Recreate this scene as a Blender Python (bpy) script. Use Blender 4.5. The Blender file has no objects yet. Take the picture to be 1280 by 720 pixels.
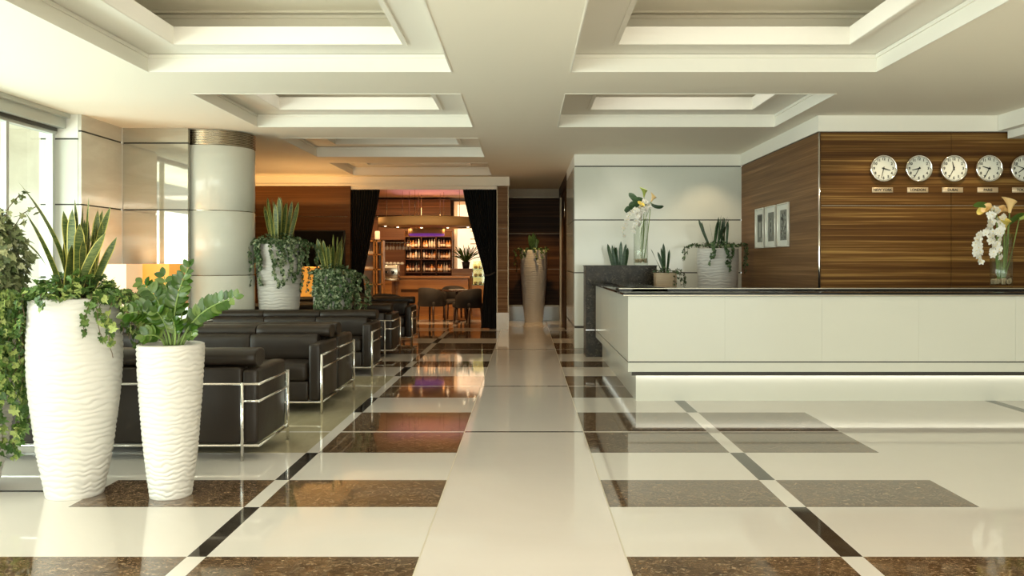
import bpy, bmesh, math, random
from mathutils import Vector, Matrix, noise
PI = math.pi
random.seed(7)
scn = bpy.context.scene
C = bpy.context.scene.collection
F = 1064.0; CX, CY = 657.0, 327.0; H = 1.4
def P(px, py, D):
    return Vector(((px - CX) * D / F, D, H - (py - CY) * D / F))
ZC = 3.14

# ------------------------------------------------------------ materials
def mat(name, color=(.8,.8,.8), rough=.5, metal=0., spec=.5, coat=0., emit=None, es=0., trans=0., ior=1.45, sheen=0.):
    m = bpy.data.materials.new(name); m.use_nodes = True
    b = m.node_tree.nodes['Principled BSDF']
    b.inputs['Base Color'].default_value = (*color, 1)
    b.inputs['Roughness'].default_value = rough
    b.inputs['Metallic'].default_value = metal
    b.inputs['Specular IOR Level'].default_value = spec
    b.inputs['Coat Weight'].default_value = coat
    b.inputs['Transmission Weight'].default_value = trans
    b.inputs['IOR'].default_value = ior
    b.inputs['Sheen Weight'].default_value = sheen
    if emit:
        b.inputs['Emission Color'].default_value = (*emit, 1)
        b.inputs['Emission Strength'].default_value = es
    return m
def N(m, t, **kw):
    n = m.node_tree.nodes.new(t)
    for k, v in kw.items(): setattr(n, k, v)
    return n
def L(m, a, b): m.node_tree.links.new(a, b)
def coords(m, scale=(1,1,1), rot=(0,0,0)):
    g = N(m, 'ShaderNodeNewGeometry'); mp = N(m, 'ShaderNodeMapping')
    mp.inputs['Scale'].default_value = scale; mp.inputs['Rotation'].default_value = rot
    L(m, g.outputs['Position'], mp.inputs['Vector']); return mp.outputs['Vector']
def noise_tex(m, vec, scale, detail=4, rough=.55, dist=0):
    n = N(m, 'ShaderNodeTexNoise'); n.inputs['Scale'].default_value = scale
    n.inputs['Detail'].default_value = detail; n.inputs['Roughness'].default_value = rough
    n.inputs['Distortion'].default_value = dist
    L(m, vec, n.inputs['Vector']); return n.outputs['Fac']
def ramp(m, fac, stops):
    r = N(m, 'ShaderNodeValToRGB'); e = r.color_ramp.elements
    while len(e) < len(stops): e.new(.5)
    for el, (p, c) in zip(e, stops): el.position = p; el.color = (*c, 1)
    L(m, fac, r.inputs['Fac']); return r.outputs['Color']
def setcol(m, out): L(m, out, m.node_tree.nodes['Principled BSDF'].inputs['Base Color'])
def bump(m, fac, strength=.2, dist=.01):
    b = N(m, 'ShaderNodeBump'); b.inputs['Strength'].default_value = strength; b.inputs['Distance'].default_value = dist
    L(m, fac, b.inputs['Height']); L(m, b.outputs['Normal'], m.node_tree.nodes['Principled BSDF'].inputs['Normal'])

def marble(name, c1, c2, rough=.05, scale=(1,1,1), s=1.2, metal=0., spec=.5):
    m = mat(name, c1, rough, spec=spec, metal=metal)
    f = noise_tex(m, coords(m, scale), s, 6, .6, .8)
    setcol(m, ramp(m, f, [(.3, c1), (.62, c2)])); return m
M = {}
M['floor_white'] = marble('polished_cream_marble', (.69,.648,.60), (.66,.618,.565), .045, s=.8, spec=.55)
M['floor_aisle'] = marble('polished_cream_marble_aisle', (.70,.642,.595), (.66,.60,.55), .045, s=.6, spec=.55)
M['floor_olive'] = marble('polished_olive_marble', (.50,.44,.30), (.38,.33,.21), .05, (1,.3,1), 3, spec=.55)
M['joint'] = mat('marble_joint', (.52,.47,.36), .3)
M['floor_black'] = marble('polished_black_marble', (.018,.014,.011), (.05,.04,.03), .05, s=6)
def emperador(name, dark, mid, light, s=7, rough=.06):
    m = mat(name, dark, rough, spec=.85)
    v = coords(m, (1,1,1))
    f1 = noise_tex(m, v, s, 8, .7, 1.2)
    f2 = noise_tex(m, coords(m, (1,1.8,1.3)), s*4.5, 6, .7, 1.2)
    vo = N(m, 'ShaderNodeTexVoronoi', feature='DISTANCE_TO_EDGE'); vo.inputs['Scale'].default_value = s*2.2
    mixv = N(m, 'ShaderNodeMixRGB'); mixv.inputs['Fac'].default_value = .35
    tc = N(m, 'ShaderNodeTexNoise'); tc.inputs['Scale'].default_value = s*.8; tc.inputs['Detail'].default_value = 5
    L(m, v, tc.inputs['Vector']); L(m, v, mixv.inputs['Color1']); L(m, tc.outputs['Color'], mixv.inputs['Color2'])
    L(m, mixv.outputs['Color'], vo.inputs['Vector'])
    base = ramp(m, f1, [(.35, dark), (.65, mid)])
    fl = ramp(m, f2, [(.55, (0,0,0)), (.66, (.9,.9,.9))])
    vn = ramp(m, vo.outputs['Distance'], [(0, (.55,.55,.55)), (.012, (0,0,0))])
    mx = N(m, 'ShaderNodeMixRGB'); L(m, fl, mx.inputs['Fac']); L(m, base, mx.inputs['Color1']); mx.inputs['Color2'].default_value = (*light, 1)
    mx2 = N(m, 'ShaderNodeMixRGB'); L(m, vn, mx2.inputs['Fac']); L(m, mx.outputs['Color'], mx2.inputs['Color1']); mx2.inputs['Color2'].default_value = (*light, 1)
    setcol(m, mx2.outputs['Color']); return m
M['emperador'] = emperador('dark_emperador_marble', (.040,.021,.011), (.155,.090,.044), (.45,.34,.22), rough=.05)
M['granite'] = emperador('dark_speckled_marble', (.010,.008,.005), (.036,.028,.018), (.15,.125,.085), 6, .25)
M['granite'].node_tree.nodes['Principled BSDF'].inputs['Specular IOR Level'].default_value = .2
M['ceiling'] = mat('ceiling_paint', (.92,.875,.76), .75, spec=.2)
M['trim'] = mat('moulding_paint', (.88,.85,.77), .6, spec=.3)
M['wall_white'] = marble('glossy_white_stone', (.72,.73,.66), (.67,.68,.61), .12, s=.7)
M['wall_warm'] = marble('cream_stone', (.66,.61,.50), (.56,.50,.40), .12, s=1.5)
M['reveal'] = mat('dark_reveal', (.05,.045,.035), .5)
M['panel_marble'] = marble('veined_marble', (.74,.72,.64), (.62,.59,.51), .08, (.5,.5,3), 1.3)
# mirror-polished stone: heavy clear reflection over veins
M['mirror_marble'] = marble('mirror_polished_marble', (.60,.57,.49), (.50,.47,.39), .02, (.5,.5,3), 1.3, metal=.55)
M['counter_white'] = marble('back_painted_glass', (.66,.66,.59), (.64,.64,.57), .18, s=.4, spec=.3)
def wood(name, c1, c2, c3, rough=.28, zs=22, spec=.5):
    m = mat(name, c1, rough, spec=spec)
    f = noise_tex(m, coords(m, (.22,.22,zs)), 1.0, 6, .62, .12)
    f2 = noise_tex(m, coords(m, (.6,.6,zs*7)), 1.0, 3, .6, .1)
    mx = N(m, 'ShaderNodeMath', operation='MULTIPLY_ADD'); mx.inputs[1].default_value = .35
    L(m, f2, mx.inputs[0])
    ml = N(m, 'ShaderNodeMath', operation='MULTIPLY'); ml.inputs[1].default_value = .68; L(m, f, ml.inputs[0]); L(m, ml.outputs[0], mx.inputs[2])
    setcol(m, ramp(m, mx.outputs[0], [(.41, c1), (.54, c2), (.655, c3)])); return m
M['zebrano'] = wood('zebrano_veneer', (.062,.024,.005), (.14,.062,.014), (.42,.25,.075), zs=17, rough=.45, spec=.2)
M['zebrano_side'] = wood('zebrano_veneer_side', (.13,.062,.024), (.19,.098,.040), (.29,.16,.07), zs=16, rough=.5, spec=.2)
M['wood_lounge'] = wood('walnut_veneer', (.075,.032,.010), (.11,.049,.016), (.15,.070,.025), zs=7, rough=.4, spec=.3)
M['wood_dark'] = wood('wenge_veneer', (.030,.012,.004), (.060,.025,.008), (.11,.05,.018), zs=14, rough=.5, spec=.2)
M['wood_orange'] = wood('cherry_wood', (.24,.10,.03), (.33,.15,.045), (.42,.21,.07), zs=6, rough=.3)
M['wood_leg'] = mat('dark_wood_leg', (.06,.025,.012), .35)
M['bronze'] = mat('dark_bronze_strip', (.30,.23,.15), .4, .7)
M['chrome'] = mat('chrome', (.82,.80,.76), .14, 1.)
M['steel'] = mat('brushed_steel', (.52,.46,.36), .22, 1.)
M['leather'] = mat('dark_brown_leather', (.023,.016,.011), .38, spec=.35)
bump(M['leather'], noise_tex(M['leather'], coords(M['leather']), 6, 4, .55, .3), .22, .012)
M['black'] = mat('black_gloss', (.008,.008,.008), .12, spec=.25)
M['dull_metal'] = mat('dull_metal_edge', (.42,.38,.30), .35, .8)
M['black_matte'] = mat('black_matte', (.012,.011,.01), .6)
M['curtain'] = mat('black_velvet', (.009,.008,.007), .85, spec=.15, sheen=.05)
M['fabric_dark'] = mat('charcoal_fabric', (.035,.028,.022), .7)
M['pot'] = mat('white_ceramic', (.64,.62,.58), .42)
bump(M['pot'], noise_tex(M['pot'], coords(M['pot']), 60, 3), .08, .004)
M['pot_wood'] = mat('ribbed_beige_ceramic', (.52,.40,.27), .5)
M['soil'] = mat('soil', (.04,.025,.015), .95)
bump(M['soil'], noise_tex(M['soil'], coords(M['soil']), 80), .8, .01)
def leafmat(name, c1, c2, c3, rough=.4):
    m = mat(name, c1, rough, spec=.45)
    g = N(m, 'ShaderNodeNewGeometry')
    setcol(m, ramp(m, g.outputs['Random Per Island'], [(.0, c1), (.5, c2), (1., c3)]))
    b = m.node_tree.nodes['Principled BSDF']; 
    return m
M['ivy_front'] = leafmat('ivy_leaf', (.03,.075,.015), (.09,.17,.035), (.36,.43,.13))
M['ivy_pale'] = leafmat('variegated_ivy_leaf', (.09,.13,.045), (.20,.23,.10), (.42,.44,.24))
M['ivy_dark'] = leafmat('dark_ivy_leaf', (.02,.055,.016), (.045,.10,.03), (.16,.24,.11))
M['ivy_mid'] = leafmat('grey_green_ivy_leaf', (.02,.05,.015), (.06,.12,.035), (.42,.48,.30))
M['zz'] = leafmat('glossy_green_leaf', (.026,.068,.007), (.048,.105,.012), (.12,.18,.04), .2)
M['zz_stem'] = mat('green_stem', (.22,.32,.09), .5)
M['stem_brown'] = mat('brown_stem', (.10,.06,.03), .7)
def snake(name, a, b):
    m = mat(name, a, .4)
    f = noise_tex(m, coords(m, (1,1,5)), 14, 4, .6, 1.5)
    setcol(m, ramp(m, f, [(.42, a), (.6, b)])); return m
M['snake'] = snake('snake_plant_green', (.04,.075,.018), (.14,.17,.045))
M['snake_edge'] = mat('snake_plant_yellow_edge', (.50,.46,.11), .4)
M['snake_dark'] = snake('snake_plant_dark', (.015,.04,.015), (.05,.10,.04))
M['petal_white'] = mat('white_petal', (.86,.84,.78), .6); M['petal_yellow'] = mat('yellow_petal', (.85,.68,.16), .5)
M['petal_peach'] = mat('peach_petal', (.90,.64,.30), .5); M['petal_green'] = mat('lime_petal', (.42,.50,.12), .5)
M['paper'] = mat('white_paper', (.80,.79,.72), .5)
M['frame_silver'] = mat('pale_frame', (.74,.73,.64), .3, .2)
M['art_grey'] = mat('print_grey', (.22,.22,.19), .6); M['art_dark'] = mat('print_dark', (.06,.06,.05), .6); M['art_mid'] = mat('print_mid', (.45,.46,.40), .6)
M['clock_face'] = mat('clock_face', (.82,.82,.74), .4)
M['ink'] = mat('black_ink', (.02,.018,.015), .5)
M['plate'] = mat('brushed_brass_plate', (.62,.48,.32), .35, .3)
M['carpet_paint'] = mat('window_frame_paint', (.55,.57,.53), .4, .4)
def glass(name, tint=(.9,1,.95), mixf=.1):
    m = bpy.data.materials.new(name); m.use_nodes = True; nt = m.node_tree; nt.nodes.clear()
    o = nt.nodes.new('ShaderNodeOutputMaterial'); t = nt.nodes.new('ShaderNodeBsdfTransparent'); g = nt.nodes.new('ShaderNodeBsdfGlossy')
    g.inputs['Roughness'].default_value = .02; t.inputs['Color'].default_value = (*tint, 1)
    lw = nt.nodes.new('ShaderNodeLayerWeight'); lw.inputs['Blend'].default_value = .5
    pw = nt.nodes.new('ShaderNodeMath'); pw.operation = 'POWER'; pw.inputs[1].default_value = 4; nt.links.new(lw.outputs['Facing'], pw.inputs[0])
    fr = nt.nodes.new('ShaderNodeMath'); fr.operation = 'MULTIPLY_ADD'; fr.inputs[1].default_value = .6; fr.inputs[2].default_value = .05; nt.links.new(pw.outputs[0], fr.inputs[0])
    mx = nt.nodes.new('ShaderNodeMixShader'); nt.links.new(fr.outputs[0], mx.inputs[0]); nt.links.new(t.outputs[0], mx.inputs[1]); nt.links.new(g.outputs[0], mx.inputs[2])
    nt.links.new(mx.outputs[0], o.inputs[0]); return m
M['glass'] = glass('window_glass', (.86,.95,.90)); M['vase_glass'] = glass('clear_vase_glass', (.965,.985,.96))
M['bottle_glass'] = mat('dark_bottle_glass', (.10,.035,.02), .12); M['bottle_amber'] = mat('amber_bottle', (.42,.17,.04), .12); M['bottle_clear'] = mat('pale_bottle', (.55,.50,.42), .12)
M['label'] = mat('bottle_label', (.65,.55,.42), .6)
M['shade_pale'] = mat('pale_lamp_shade', (.9,.72,.5), .7, emit=(1,.62,.34), es=.42)
M['shade_orange'] = mat('orange_lamp_shade', (.9,.5,.15), .7, emit=(1,.36,.04), es=.55)
M['led'] = mat('led_strip', (1,1,1), .5, emit=(1,.96,.86), es=1.2)
M['purple_led'] = mat('purple_led', (.3,.1,.5), .5, emit=(.42,.10,.75), es=.25)
M['bulb'] = mat('lamp_bulb', (1,1,1), .5, emit=(1,.8,.5), es=9)
M['canopy'] = mat('canopy_cream', (.72,.48,.22), .6)
M['bar_wall'] = wood('bar_wood_panel', (.12,.05,.02), (.17,.075,.03), (.22,.10,.04), zs=5, rough=.5)
M['bar_paint'] = mat('bar_ceiling_paint', (.42,.34,.28), .8)
M['bar_window'] = mat('bright_daylit_blind', (.9,.87,.75), .8, emit=(1,.93,.72), es=.62)
M['food_glow'] = mat('lit_display_back', (.9,.7,.3), .6, emit=(1,.65,.22), es=.7)
M['bread'] = mat('pastry', (.55,.30,.10), .7)
M['white_china'] = mat('white_china', (.8,.76,.68), .3)
M['terrace'] = mat('terrace_stone', (.78,.78,.72), .8)
M['facade'] = mat('pale_facade', (.46,.52,.43), .8)
M['hedge'] = leafmat('hedge_leaf', (.10,.20,.08), (.16,.28,.12), (.25,.35,.18))
M['red'] = mat('dark_red_fabric', (.25,.03,.02), .7)

# ------------------------------------------------------------ mesh builder
class MB:
    def __init__(s): s.v = []; s.f = []; s.m = []; s.sm = []
    def quad(s, *pts, m=0, smooth=False):
        i = len(s.v); s.v += [tuple(p) for p in pts]; s.f.append(tuple(range(i, i+len(pts)))); s.m.append(m); s.sm.append(smooth)
    def box(s, x0, x1, y0, y1, z0, z1, m=0):
        i = len(s.v)
        s.v += [(x0,y0,z0),(x1,y0,z0),(x1,y1,z0),(x0,y1,z0),(x0,y0,z1),(x1,y0,z1),(x1,y1,z1),(x0,y1,z1)]
        for q in ((0,3,2,1),(4,5,6,7),(0,1,5,4),(1,2,6,5),(2,3,7,6),(3,0,4,7)):
            s.f.append(tuple(i+k for k in q)); s.m.append(m); s.sm.append(False)
        return s
    def rbox(s, x0, x1, y0, y1, z0, z1, r=.02, seg=3, m=0, puff=0):
        b = bmesh.new(); bmesh.ops.create_cube(b, size=1)
        for v in b.verts:
            v.co = Vector(((x0+x1)/2 + v.co.x*(x1-x0), (y0+y1)/2 + v.co.y*(y1-y0), (z0+z1)/2 + v.co.z*(z1-z0)))
        bmesh.ops.bevel(b, geom=b.edges[:], offset=r, segments=seg, profile=.5, affect='EDGES', clamp_overlap=True)
        if puff:
            bmesh.ops.subdivide_edges(b, edges=b.edges[:], cuts=2, use_grid_fill=True)
            cx, cy, cz = (x0+x1)/2, (y0+y1)/2, (z0+z1)/2
            for v in b.verts:
                u = (v.co.x-cx)/((x1-x0)/2); w = (v.co.y-cy)/((y1-y0)/2); t = (v.co.z-cz)/((z1-z0)/2)
                if abs(t) > .6: v.co.z += math.copysign(puff*max(0,(1-u*u))*max(0,(1-w*w)), t)
        i = len(s.v); b.verts.ensure_lookup_table()
        s.v += [tuple(v.co) for v in b.verts]
        for f in b.faces: s.f.append(tuple(i+v.index for v in f.verts)); s.m.append(m); s.sm.append(True)
        b.free(); return s
    def roll(s, x0, x1, cy, cz, ry, rz, p=2.8, e=.012, n=28, m=0, crease=0, seed=0):
        rows = []; xs_ = [x0, x0+e*.3, x0+e] + [x0+e+(x1-x0-2*e)*k/10 for k in range(1,10)] + [x1-e, x1-e*.3, x1]; sc = [1-e/min(ry,rz), 1-e*.3/min(ry,rz), 1] + [1]*9 + [1, 1-e*.3/min(ry,rz), 1-e/min(ry,rz)]
        for x, k in zip(xs_, sc):
            rows.append(len(s.v))
            for j in range(n):
                t = 2*PI*j/n; c, d = math.cos(t), math.sin(t)
                q = crease*noise.noise(Vector((x*9+seed, c*2, d*2)))
                s.v.append((x, cy+math.copysign(abs(c)**(2/p), c)*(ry*k+q), cz+math.copysign(abs(d)**(2/p), d)*(rz*k+q)))
        for k in range(len(rows)-1):
            for j in range(n): s.f.append((rows[k]+j, rows[k]+(j+1)%n, rows[k+1]+(j+1)%n, rows[k+1]+j)[::-1]); s.m.append(m); s.sm.append(True)
        s.f.append(tuple(rows[0]+j for j in range(n))); s.m.append(m); s.sm.append(False)
        s.f.append(tuple(rows[-1]+j for j in range(n))[::-1]); s.m.append(m); s.sm.append(False)
        return s
    def tube(s, pts, r, n=8, m=0, cap=True):
        pts = [Vector(p) for p in pts]; rs = r if isinstance(r, (list, tuple)) else [r]*len(pts)
        rings = []; up = None
        for k, p in enumerate(pts):
            d = (pts[min(k+1, len(pts)-1)] - pts[max(k-1, 0)]).normalized()
            if up is None: up = Vector((0,0,1)) if abs(d.z) < .9 else Vector((1,0,0))
            a = d.cross(up)
            if a.length < 1e-4: a = d.cross(Vector((1,0,0)))
            a.normalize(); b = a.cross(d).normalized(); up = b
            i = len(s.v)
            for j in range(n):
                t = 2*PI*j/n; s.v.append(tuple(p + (a*math.cos(t) + b*math.sin(t))*rs[k]))
            rings.append(i)
        for k in range(len(rings)-1):
            for j in range(n):
                s.f.append((rings[k]+j, rings[k]+(j+1)%n, rings[k+1]+(j+1)%n, rings[k+1]+j)); s.m.append(m); s.sm.append(True)
        if cap:
            s.f.append(tuple(rings[0]+j for j in range(n))[::-1]); s.m.append(m); s.sm.append(False)
            s.f.append(tuple(rings[-1]+j for j in range(n))); s.m.append(m); s.sm.append(False)
        return s
    def lathe(s, prof, n=48, c=(0,0), m=0, z=0, fn=None, capb=True, capt=False):
        rings = []
        for (r, zz) in prof:
            i = len(s.v); rings.append(i)
            for j in range(n):
                t = 2*PI*j/n; rr = r if fn is None else fn(r, zz, t)
                s.v.append((c[0]+rr*math.cos(t), c[1]+rr*math.sin(t), z+zz))
        for k in range(len(rings)-1):
            for j in range(n):
                s.f.append((rings[k]+j, rings[k]+(j+1)%n, rings[k+1]+(j+1)%n, rings[k+1]+j)); s.m.append(m); s.sm.append(True)
        if capb: s.f.append(tuple(rings[0]+j for j in range(n))[::-1]); s.m.append(m); s.sm.append(False)
        if capt: s.f.append(tuple(rings[-1]+j for j in range(n))); s.m.append(m); s.sm.append(False)
        return s
    def build(s, name, mats, parent=None, loc=None):
        me = bpy.data.meshes.new(name); me.from_pydata(s.v, [], s.f)
        if not isinstance(mats, (list, tuple)): mats = [mats]
        for q in mats: me.materials.append(q)
        me.polygons.foreach_set('material_index', s.m); me.polygons.foreach_set('use_smooth', s.sm); me.update()
        o = bpy.data.objects.new(name, me); C.objects.link(o)
        if parent: o.parent = parent
        if loc: o.location = loc
        return o
def empty(name, label, cat, loc=(0,0,0), rz=0, group=None):
    o = bpy.data.objects.new(name, None); C.objects.link(o); o.location = loc; o.rotation_euler = (0,0,rz); o.empty_display_size = .1
    return tag(o, label, cat, group)
def tag(o, label, cat, group=None):
    o['label'] = label; o['category'] = cat
    if group: o['group'] = group
    return o
def struct(o): o['kind'] = 'structure'; return o
def copytree(o, parent=None):
    c = o.copy(); C.objects.link(c)
    if parent: c.parent = parent
    for ch in list(o.children): copytree(ch, c)
    return c

# ------------------------------------------------------------ floor
xs = sorted({-7.5, -5.6, -4.72,-4.62,-2.61,-1.606,-1.515,-.505,-.4985,.4725,.479,1.495,1.60,2.59,3.6,4.62,4.73,7.5})
ydef = [(-8,'W'),(-7,'B'),(-6.2,'W'),(-5.4,'B'),(-4.6,'W'),(-3.8,'B'),(-3.,'W'),(-2.2,'B'),(-1.4,'W'),(-.6,'B'),(.2,'W'),(1.0,'B'),(1.75,'W'),(2.55,'B'),(3.15,'W'),(3.45,'B'),(4.038,'W'),(4.855,'B'),(5.455,'W'),(6.235,'B'),
        (6.98,'S'),(7.02,'B'),(7.9,'W'),(8.76,'B'),(9.54,'S'),(9.58,'B'),(10.4,'W'),(11.29,'B'),(11.95,'W'),(12.9,'B'),(13.55,'S'),(13.6,'B'),(14.6,'W'),(15.5,'B'),(17.1,'W'),(18.,'B'),(19.,'W'),(20.5,'E')]
ml = [M['floor_white'], M['floor_aisle'], M['emperador'], M['floor_black'], M['joint'], M['floor_olive']]
fb = MB()
for a in range(len(ydef)-1):
    y0, k = ydef[a]; y1 = ydef[a+1][0]
    for b in range(len(xs)-1):
        x0, x1 = xs[b], xs[b+1]; xm = (x0+x1)/2; m = 0
        if x1-x0 < .008: m = 4 if (abs(xm) < .6 or k != 'B') else 2
        elif -.5 < xm < .475: m = 3 if k == 'S' else 1
        elif abs(xm+1.56) < .05 or abs(xm-1.548) < .05 or abs(xm-4.67) < .06 or abs(xm+4.67) < .06: m = 3 if k == 'W' else 0
        elif -2.61 < xm < 2.59:
            m = {'W':0,'B':2,'S':0}[k]
            if xm < -1.6 and 6.2 < y0 < 10.39: m = 5 if k != 'S' else 0
        pass
        fb.quad((x0,y0,0),(x1,y0,0),(x1,y1,0),(x0,y1,0), m=m)
fb.box(-7.5, 7.5, -8, 20.5, -.2, -.01, 0)
struct(fb.build('floor', ml))
t = MB(); t.box(-5.55, -2.75, 5.17, 5.205, -.002, .0015); struct(t.build('trim_1', M['floor_black']))

# ------------------------------------------------------------ ceiling with coffers
RX = [(-3.47,-.67), (.405,3.225)]; RY = [(5.45,7.81),(8.816,10.99),(11.99,14.13),(15.0,17.1)]
holes = [(RX[0],RY[i]) for i in range(4)] + [(RX[1],RY[0]),(RX[1],RY[1])] + [(RX[0],(1.9,4.35)),(RX[1],(1.9,4.35))]
cx = sorted({-8.,8.,-.62,*RX[0],*RX[1]}); cy = sorted({-8.,20.5,17.83,1.9,4.35,*[v for r in RY for v in r]})
cb = MB()
def in_hole(x, y): return (x < -.62 and y > 17.83) or any(a[0] < x < a[1] and b[0] < y < b[1] for a, b in holes)
for i in range(len(cx)-1):
    for j in range(len(cy)-1):
        if not in_hole((cx[i]+cx[i+1])/2, (cy[j]+cy[j+1])/2): cb.box(cx[i], cx[i+1], cy[j], cy[j+1], ZC, ZC+.16)
cb.box(-8, 8, -8, 20.5, 4.3, 4.4)
struct(cb.build('ceiling', M['ceiling']))
def ring(b, x0, x1, y0, y1, z0, z1, w, m=0):
    b.box(x0, x0+w, y0, y1, z0, z1, m); b.box(x1-w, x1, y0, y1, z0, z1, m)
    b.box(x0+w, x1-w, y0, y0+w, z0, z1, m); b.box(x0+w, x1-w, y1-w, y1, z0, z1, m)
tn = 2
for (a, b) in holes:
    x0, x1 = a; y0, y1 = b; c = MB()
    ring(c, x0, x1, y0, y1, ZC-.004, ZC+.02, .014); ring(c, x0, x1, y0, y1, ZC+.02, ZC+.157, .006); ring(c, x0, x1, y0, y1, ZC+.125, ZC+.157, .022)
    ring(c, x0-.02, x1+.02, y0-.02, y1+.02, ZC+.161, ZC+.20, .40)
    ring(c, x0+.37, x1-.37, y0+.37, y1-.37, ZC+.153, ZC+.305, .035); ring(c, x0+.36, x1-.36, y0+.36, y1-.36, ZC+.15, ZC+.172, .04)
    ring(c, x0-.1, x1+.1, y0-.1, y1+.1, ZC+.20, ZC+.60, .06, 1)
    ring(c, x0-.04, x1+.04, y0-.04, y1+.04, ZC+.50, ZC+.525, .03, 1); ring(c, x0-.04, x1+.04, y0-.04, y1+.04, ZC+.54, ZC+.56, .06, 1)
    c.box(x0-.1, x1+.1, y0-.1, y1+.1, ZC+.56, ZC+.62, 1)
    struct(c.build('trim_%d' % tn, [M['trim'], M['ceiling']])); tn += 1

# ------------------------------------------------------------ walls
LV = (2.075, 1.22)          # joint heights
def panel_wall(name, axis, pos, a0, a1, mat_, z0=.35, z1=2.943, t=.12, side=1, levels=LV, seams=(), base=True, fascia=True, bm=None, fm=None, gap=M['reveal'], g=.017):
    """stone/veneer panels with recessed dark joints. axis 'x': wall in plane y=pos spanning x; 'y': plane x=pos spanning y. side=+1 body behind (+)"""
    b = MB(); lv = [z0] + sorted(levels) + [z1]; sm = [a0] + sorted(seams) + [a1]
    def bx(u0, u1, w0, w1, za, zb, m):
        w0, w1 = (pos + side*w0, pos + side*w1); w0, w1 = min(w0,w1), max(w0,w1)
        if axis == 'x': b.box(u0, u1, w0, w1, za, zb, m)
        else: b.box(w0, w1, u0, u1, za, zb, m)
    bx(a0+.01, a1-.01, .012, t, 0, ZC-.001, 1)
    for i in range(len(lv)-1):
        for j in range(len(sm)-1):
            bx(sm[j]+(g/2 if j else 0), sm[j+1]-(g/2 if j < len(sm)-2 else 0), 0, t-.01, lv[i]+g/2, lv[i+1]-g/2, 0)
    if base: bx(a0, a1, 0, t-.01, 0, z0-.03, 2)
    if fascia: bx(a0, a1, 0, t-.01, z1+.012, ZC, 3)
    return struct(b.build(name, [mat_, gap, bm or mat_, fm or M['trim']]))
YW = 13.8; YC = 10.15; XS = 3.5; YB = 17.5
panel_wall('wall_back', 'x', YW, .79, XS, M['wall_white'], t=.3)
panel_wall('wall_clock', 'x', YC, XS+.02, 7.2, M['zebrano'], levels=(2.068,), seams=(5.075,), t=.2, g=.006)
panel_wall('wall_side', 'y', XS, YC+.005, YW, M['zebrano_side'], levels=(), side=1, t=.15, g=.006)
b = MB(); b.tube([(XS+.0, YC-.004, 0), (XS+.0, YC-.004, 2.94)], .012, 8); struct(b.build('trim_20', M['chrome']))
b = MB(); b.box(XS+.03, 7.15, YC-.001, YC+.004, 2.0655, 2.0705); struct(b.build('trim_30', M['dull_metal']))
b = MB()                                            # plaster band above the reception niche
b.box(XS-.02, XS, YC, YW-.01, 2.95, ZC-.001); b.box(XS-.02, 7.2, YC-.02, YC, 2.95, ZC-.001); struct(b.build('trim_21', M['trim']))
b = MB(); b.box(5.62, 7.2, -6, YC-.03, 2.955, ZC-.001); b.box(5.72, 7.2, -6, YC-.05, 2.86, 2.952); struct(b.build('trim_22', M['trim']))
b = MB(); b.box(7.2, 7.4, -8, YC+.2, 0, ZC); struct(b.build('wall_right', M['wall_warm']))
# corridor at the back
panel_wall('wall_corridor_right', 'y', .79, YW+.31, 16.4, M['wall_warm'], side=1, t=.2)  # cream colour paints in the warm light on the white wall's return
b = MB(); b.box(.84, 1.0, 16.42, 20.39, 0, ZC); b.box(.80,.83,16.42,16.5,0,2.9,1); b.box(.80,.84,19.9,20.0,0,2.9,1); b.box(.80,.84,16.5,20.39,2.9,ZC,0)
struct(b.build('wall_corridor_end', [M['wood_dark'], M['bronze']]))
b = MB(); b.rbox(.81,.84,17.1,18.3,.02,2.85,.004,1); struct(b.build('door_1', M['wood_dark']))
d1 = bpy.data.objects['door_1']; b = MB(); b.tube([(.79,17.25,2.3),(.79,17.25,2.62)],.012,8); b.tube([(.79,17.25,2.35),(.82,17.25,2.35)],.008,6); b.build('door_handle', M['chrome'], d1)
panel_wall('wall_corridor_back', 'x', 20.4, -.7, 1.0, M['wood_dark'], levels=(2.07,1.22), bm=M['wall_warm'], fm=M['wall_warm'], gap=M['bronze'], t=.1, z1=2.93, g=.01)
b = MB(); b.box(-.76, -.62, YB+.3, 20.4, 0, ZC); struct(b.build('wall_corridor_left', M['wood_dark']))
# pilaster right of the curtained opening
b = MB(); b.box(-.585,-.36,YB,YB+.3,.352,2.95,0); b.box(-.60,-.345,YB-.012,YB+.3,0,.35,1); b.box(-.595,-.578,YB-.01,YB+.02,.352,2.96,2); b.box(-.367,-.35,YB-.01,YB+.02,.352,2.96,2)
for z in LV: b.box(-.578,-.367,YB-.004,YB,z,z+.006,2)
struct(b.build('trim_23', [M['zebrano_side'], M['wall_warm'], M['bronze']]))
# lounge back wall in walnut, beam and header
b = MB(); b.box(-7.5,-3.66,YB,YB+.2,.3,2.95,0); b.box(-7.5,-3.66,YB-.01,YB+.2,0,.3,1); b.box(-7.5,-3.66,YB-.004,YB,2.32,2.33,2)
struct(b.build('wall_lounge', [M['wood_lounge'], M['wall_warm'], M['steel']]))
b = MB(); b.box(-3.66,-3.60,YB-.02,YB+.2,0,2.95,0); struct(b.build('trim_24', M['wood_lounge']))
b = MB(); b.box(-7.5,-.33,YB-.04,YB+.32,2.955,ZC-.001); b.box(-7.5,-.33,YB-.06,YB-.04,2.955,2.985); b.box(-3.66,-.585,YB+.03,YB+.12,2.89,2.955); struct(b.build('trim_25', M['ceiling']))
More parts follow.
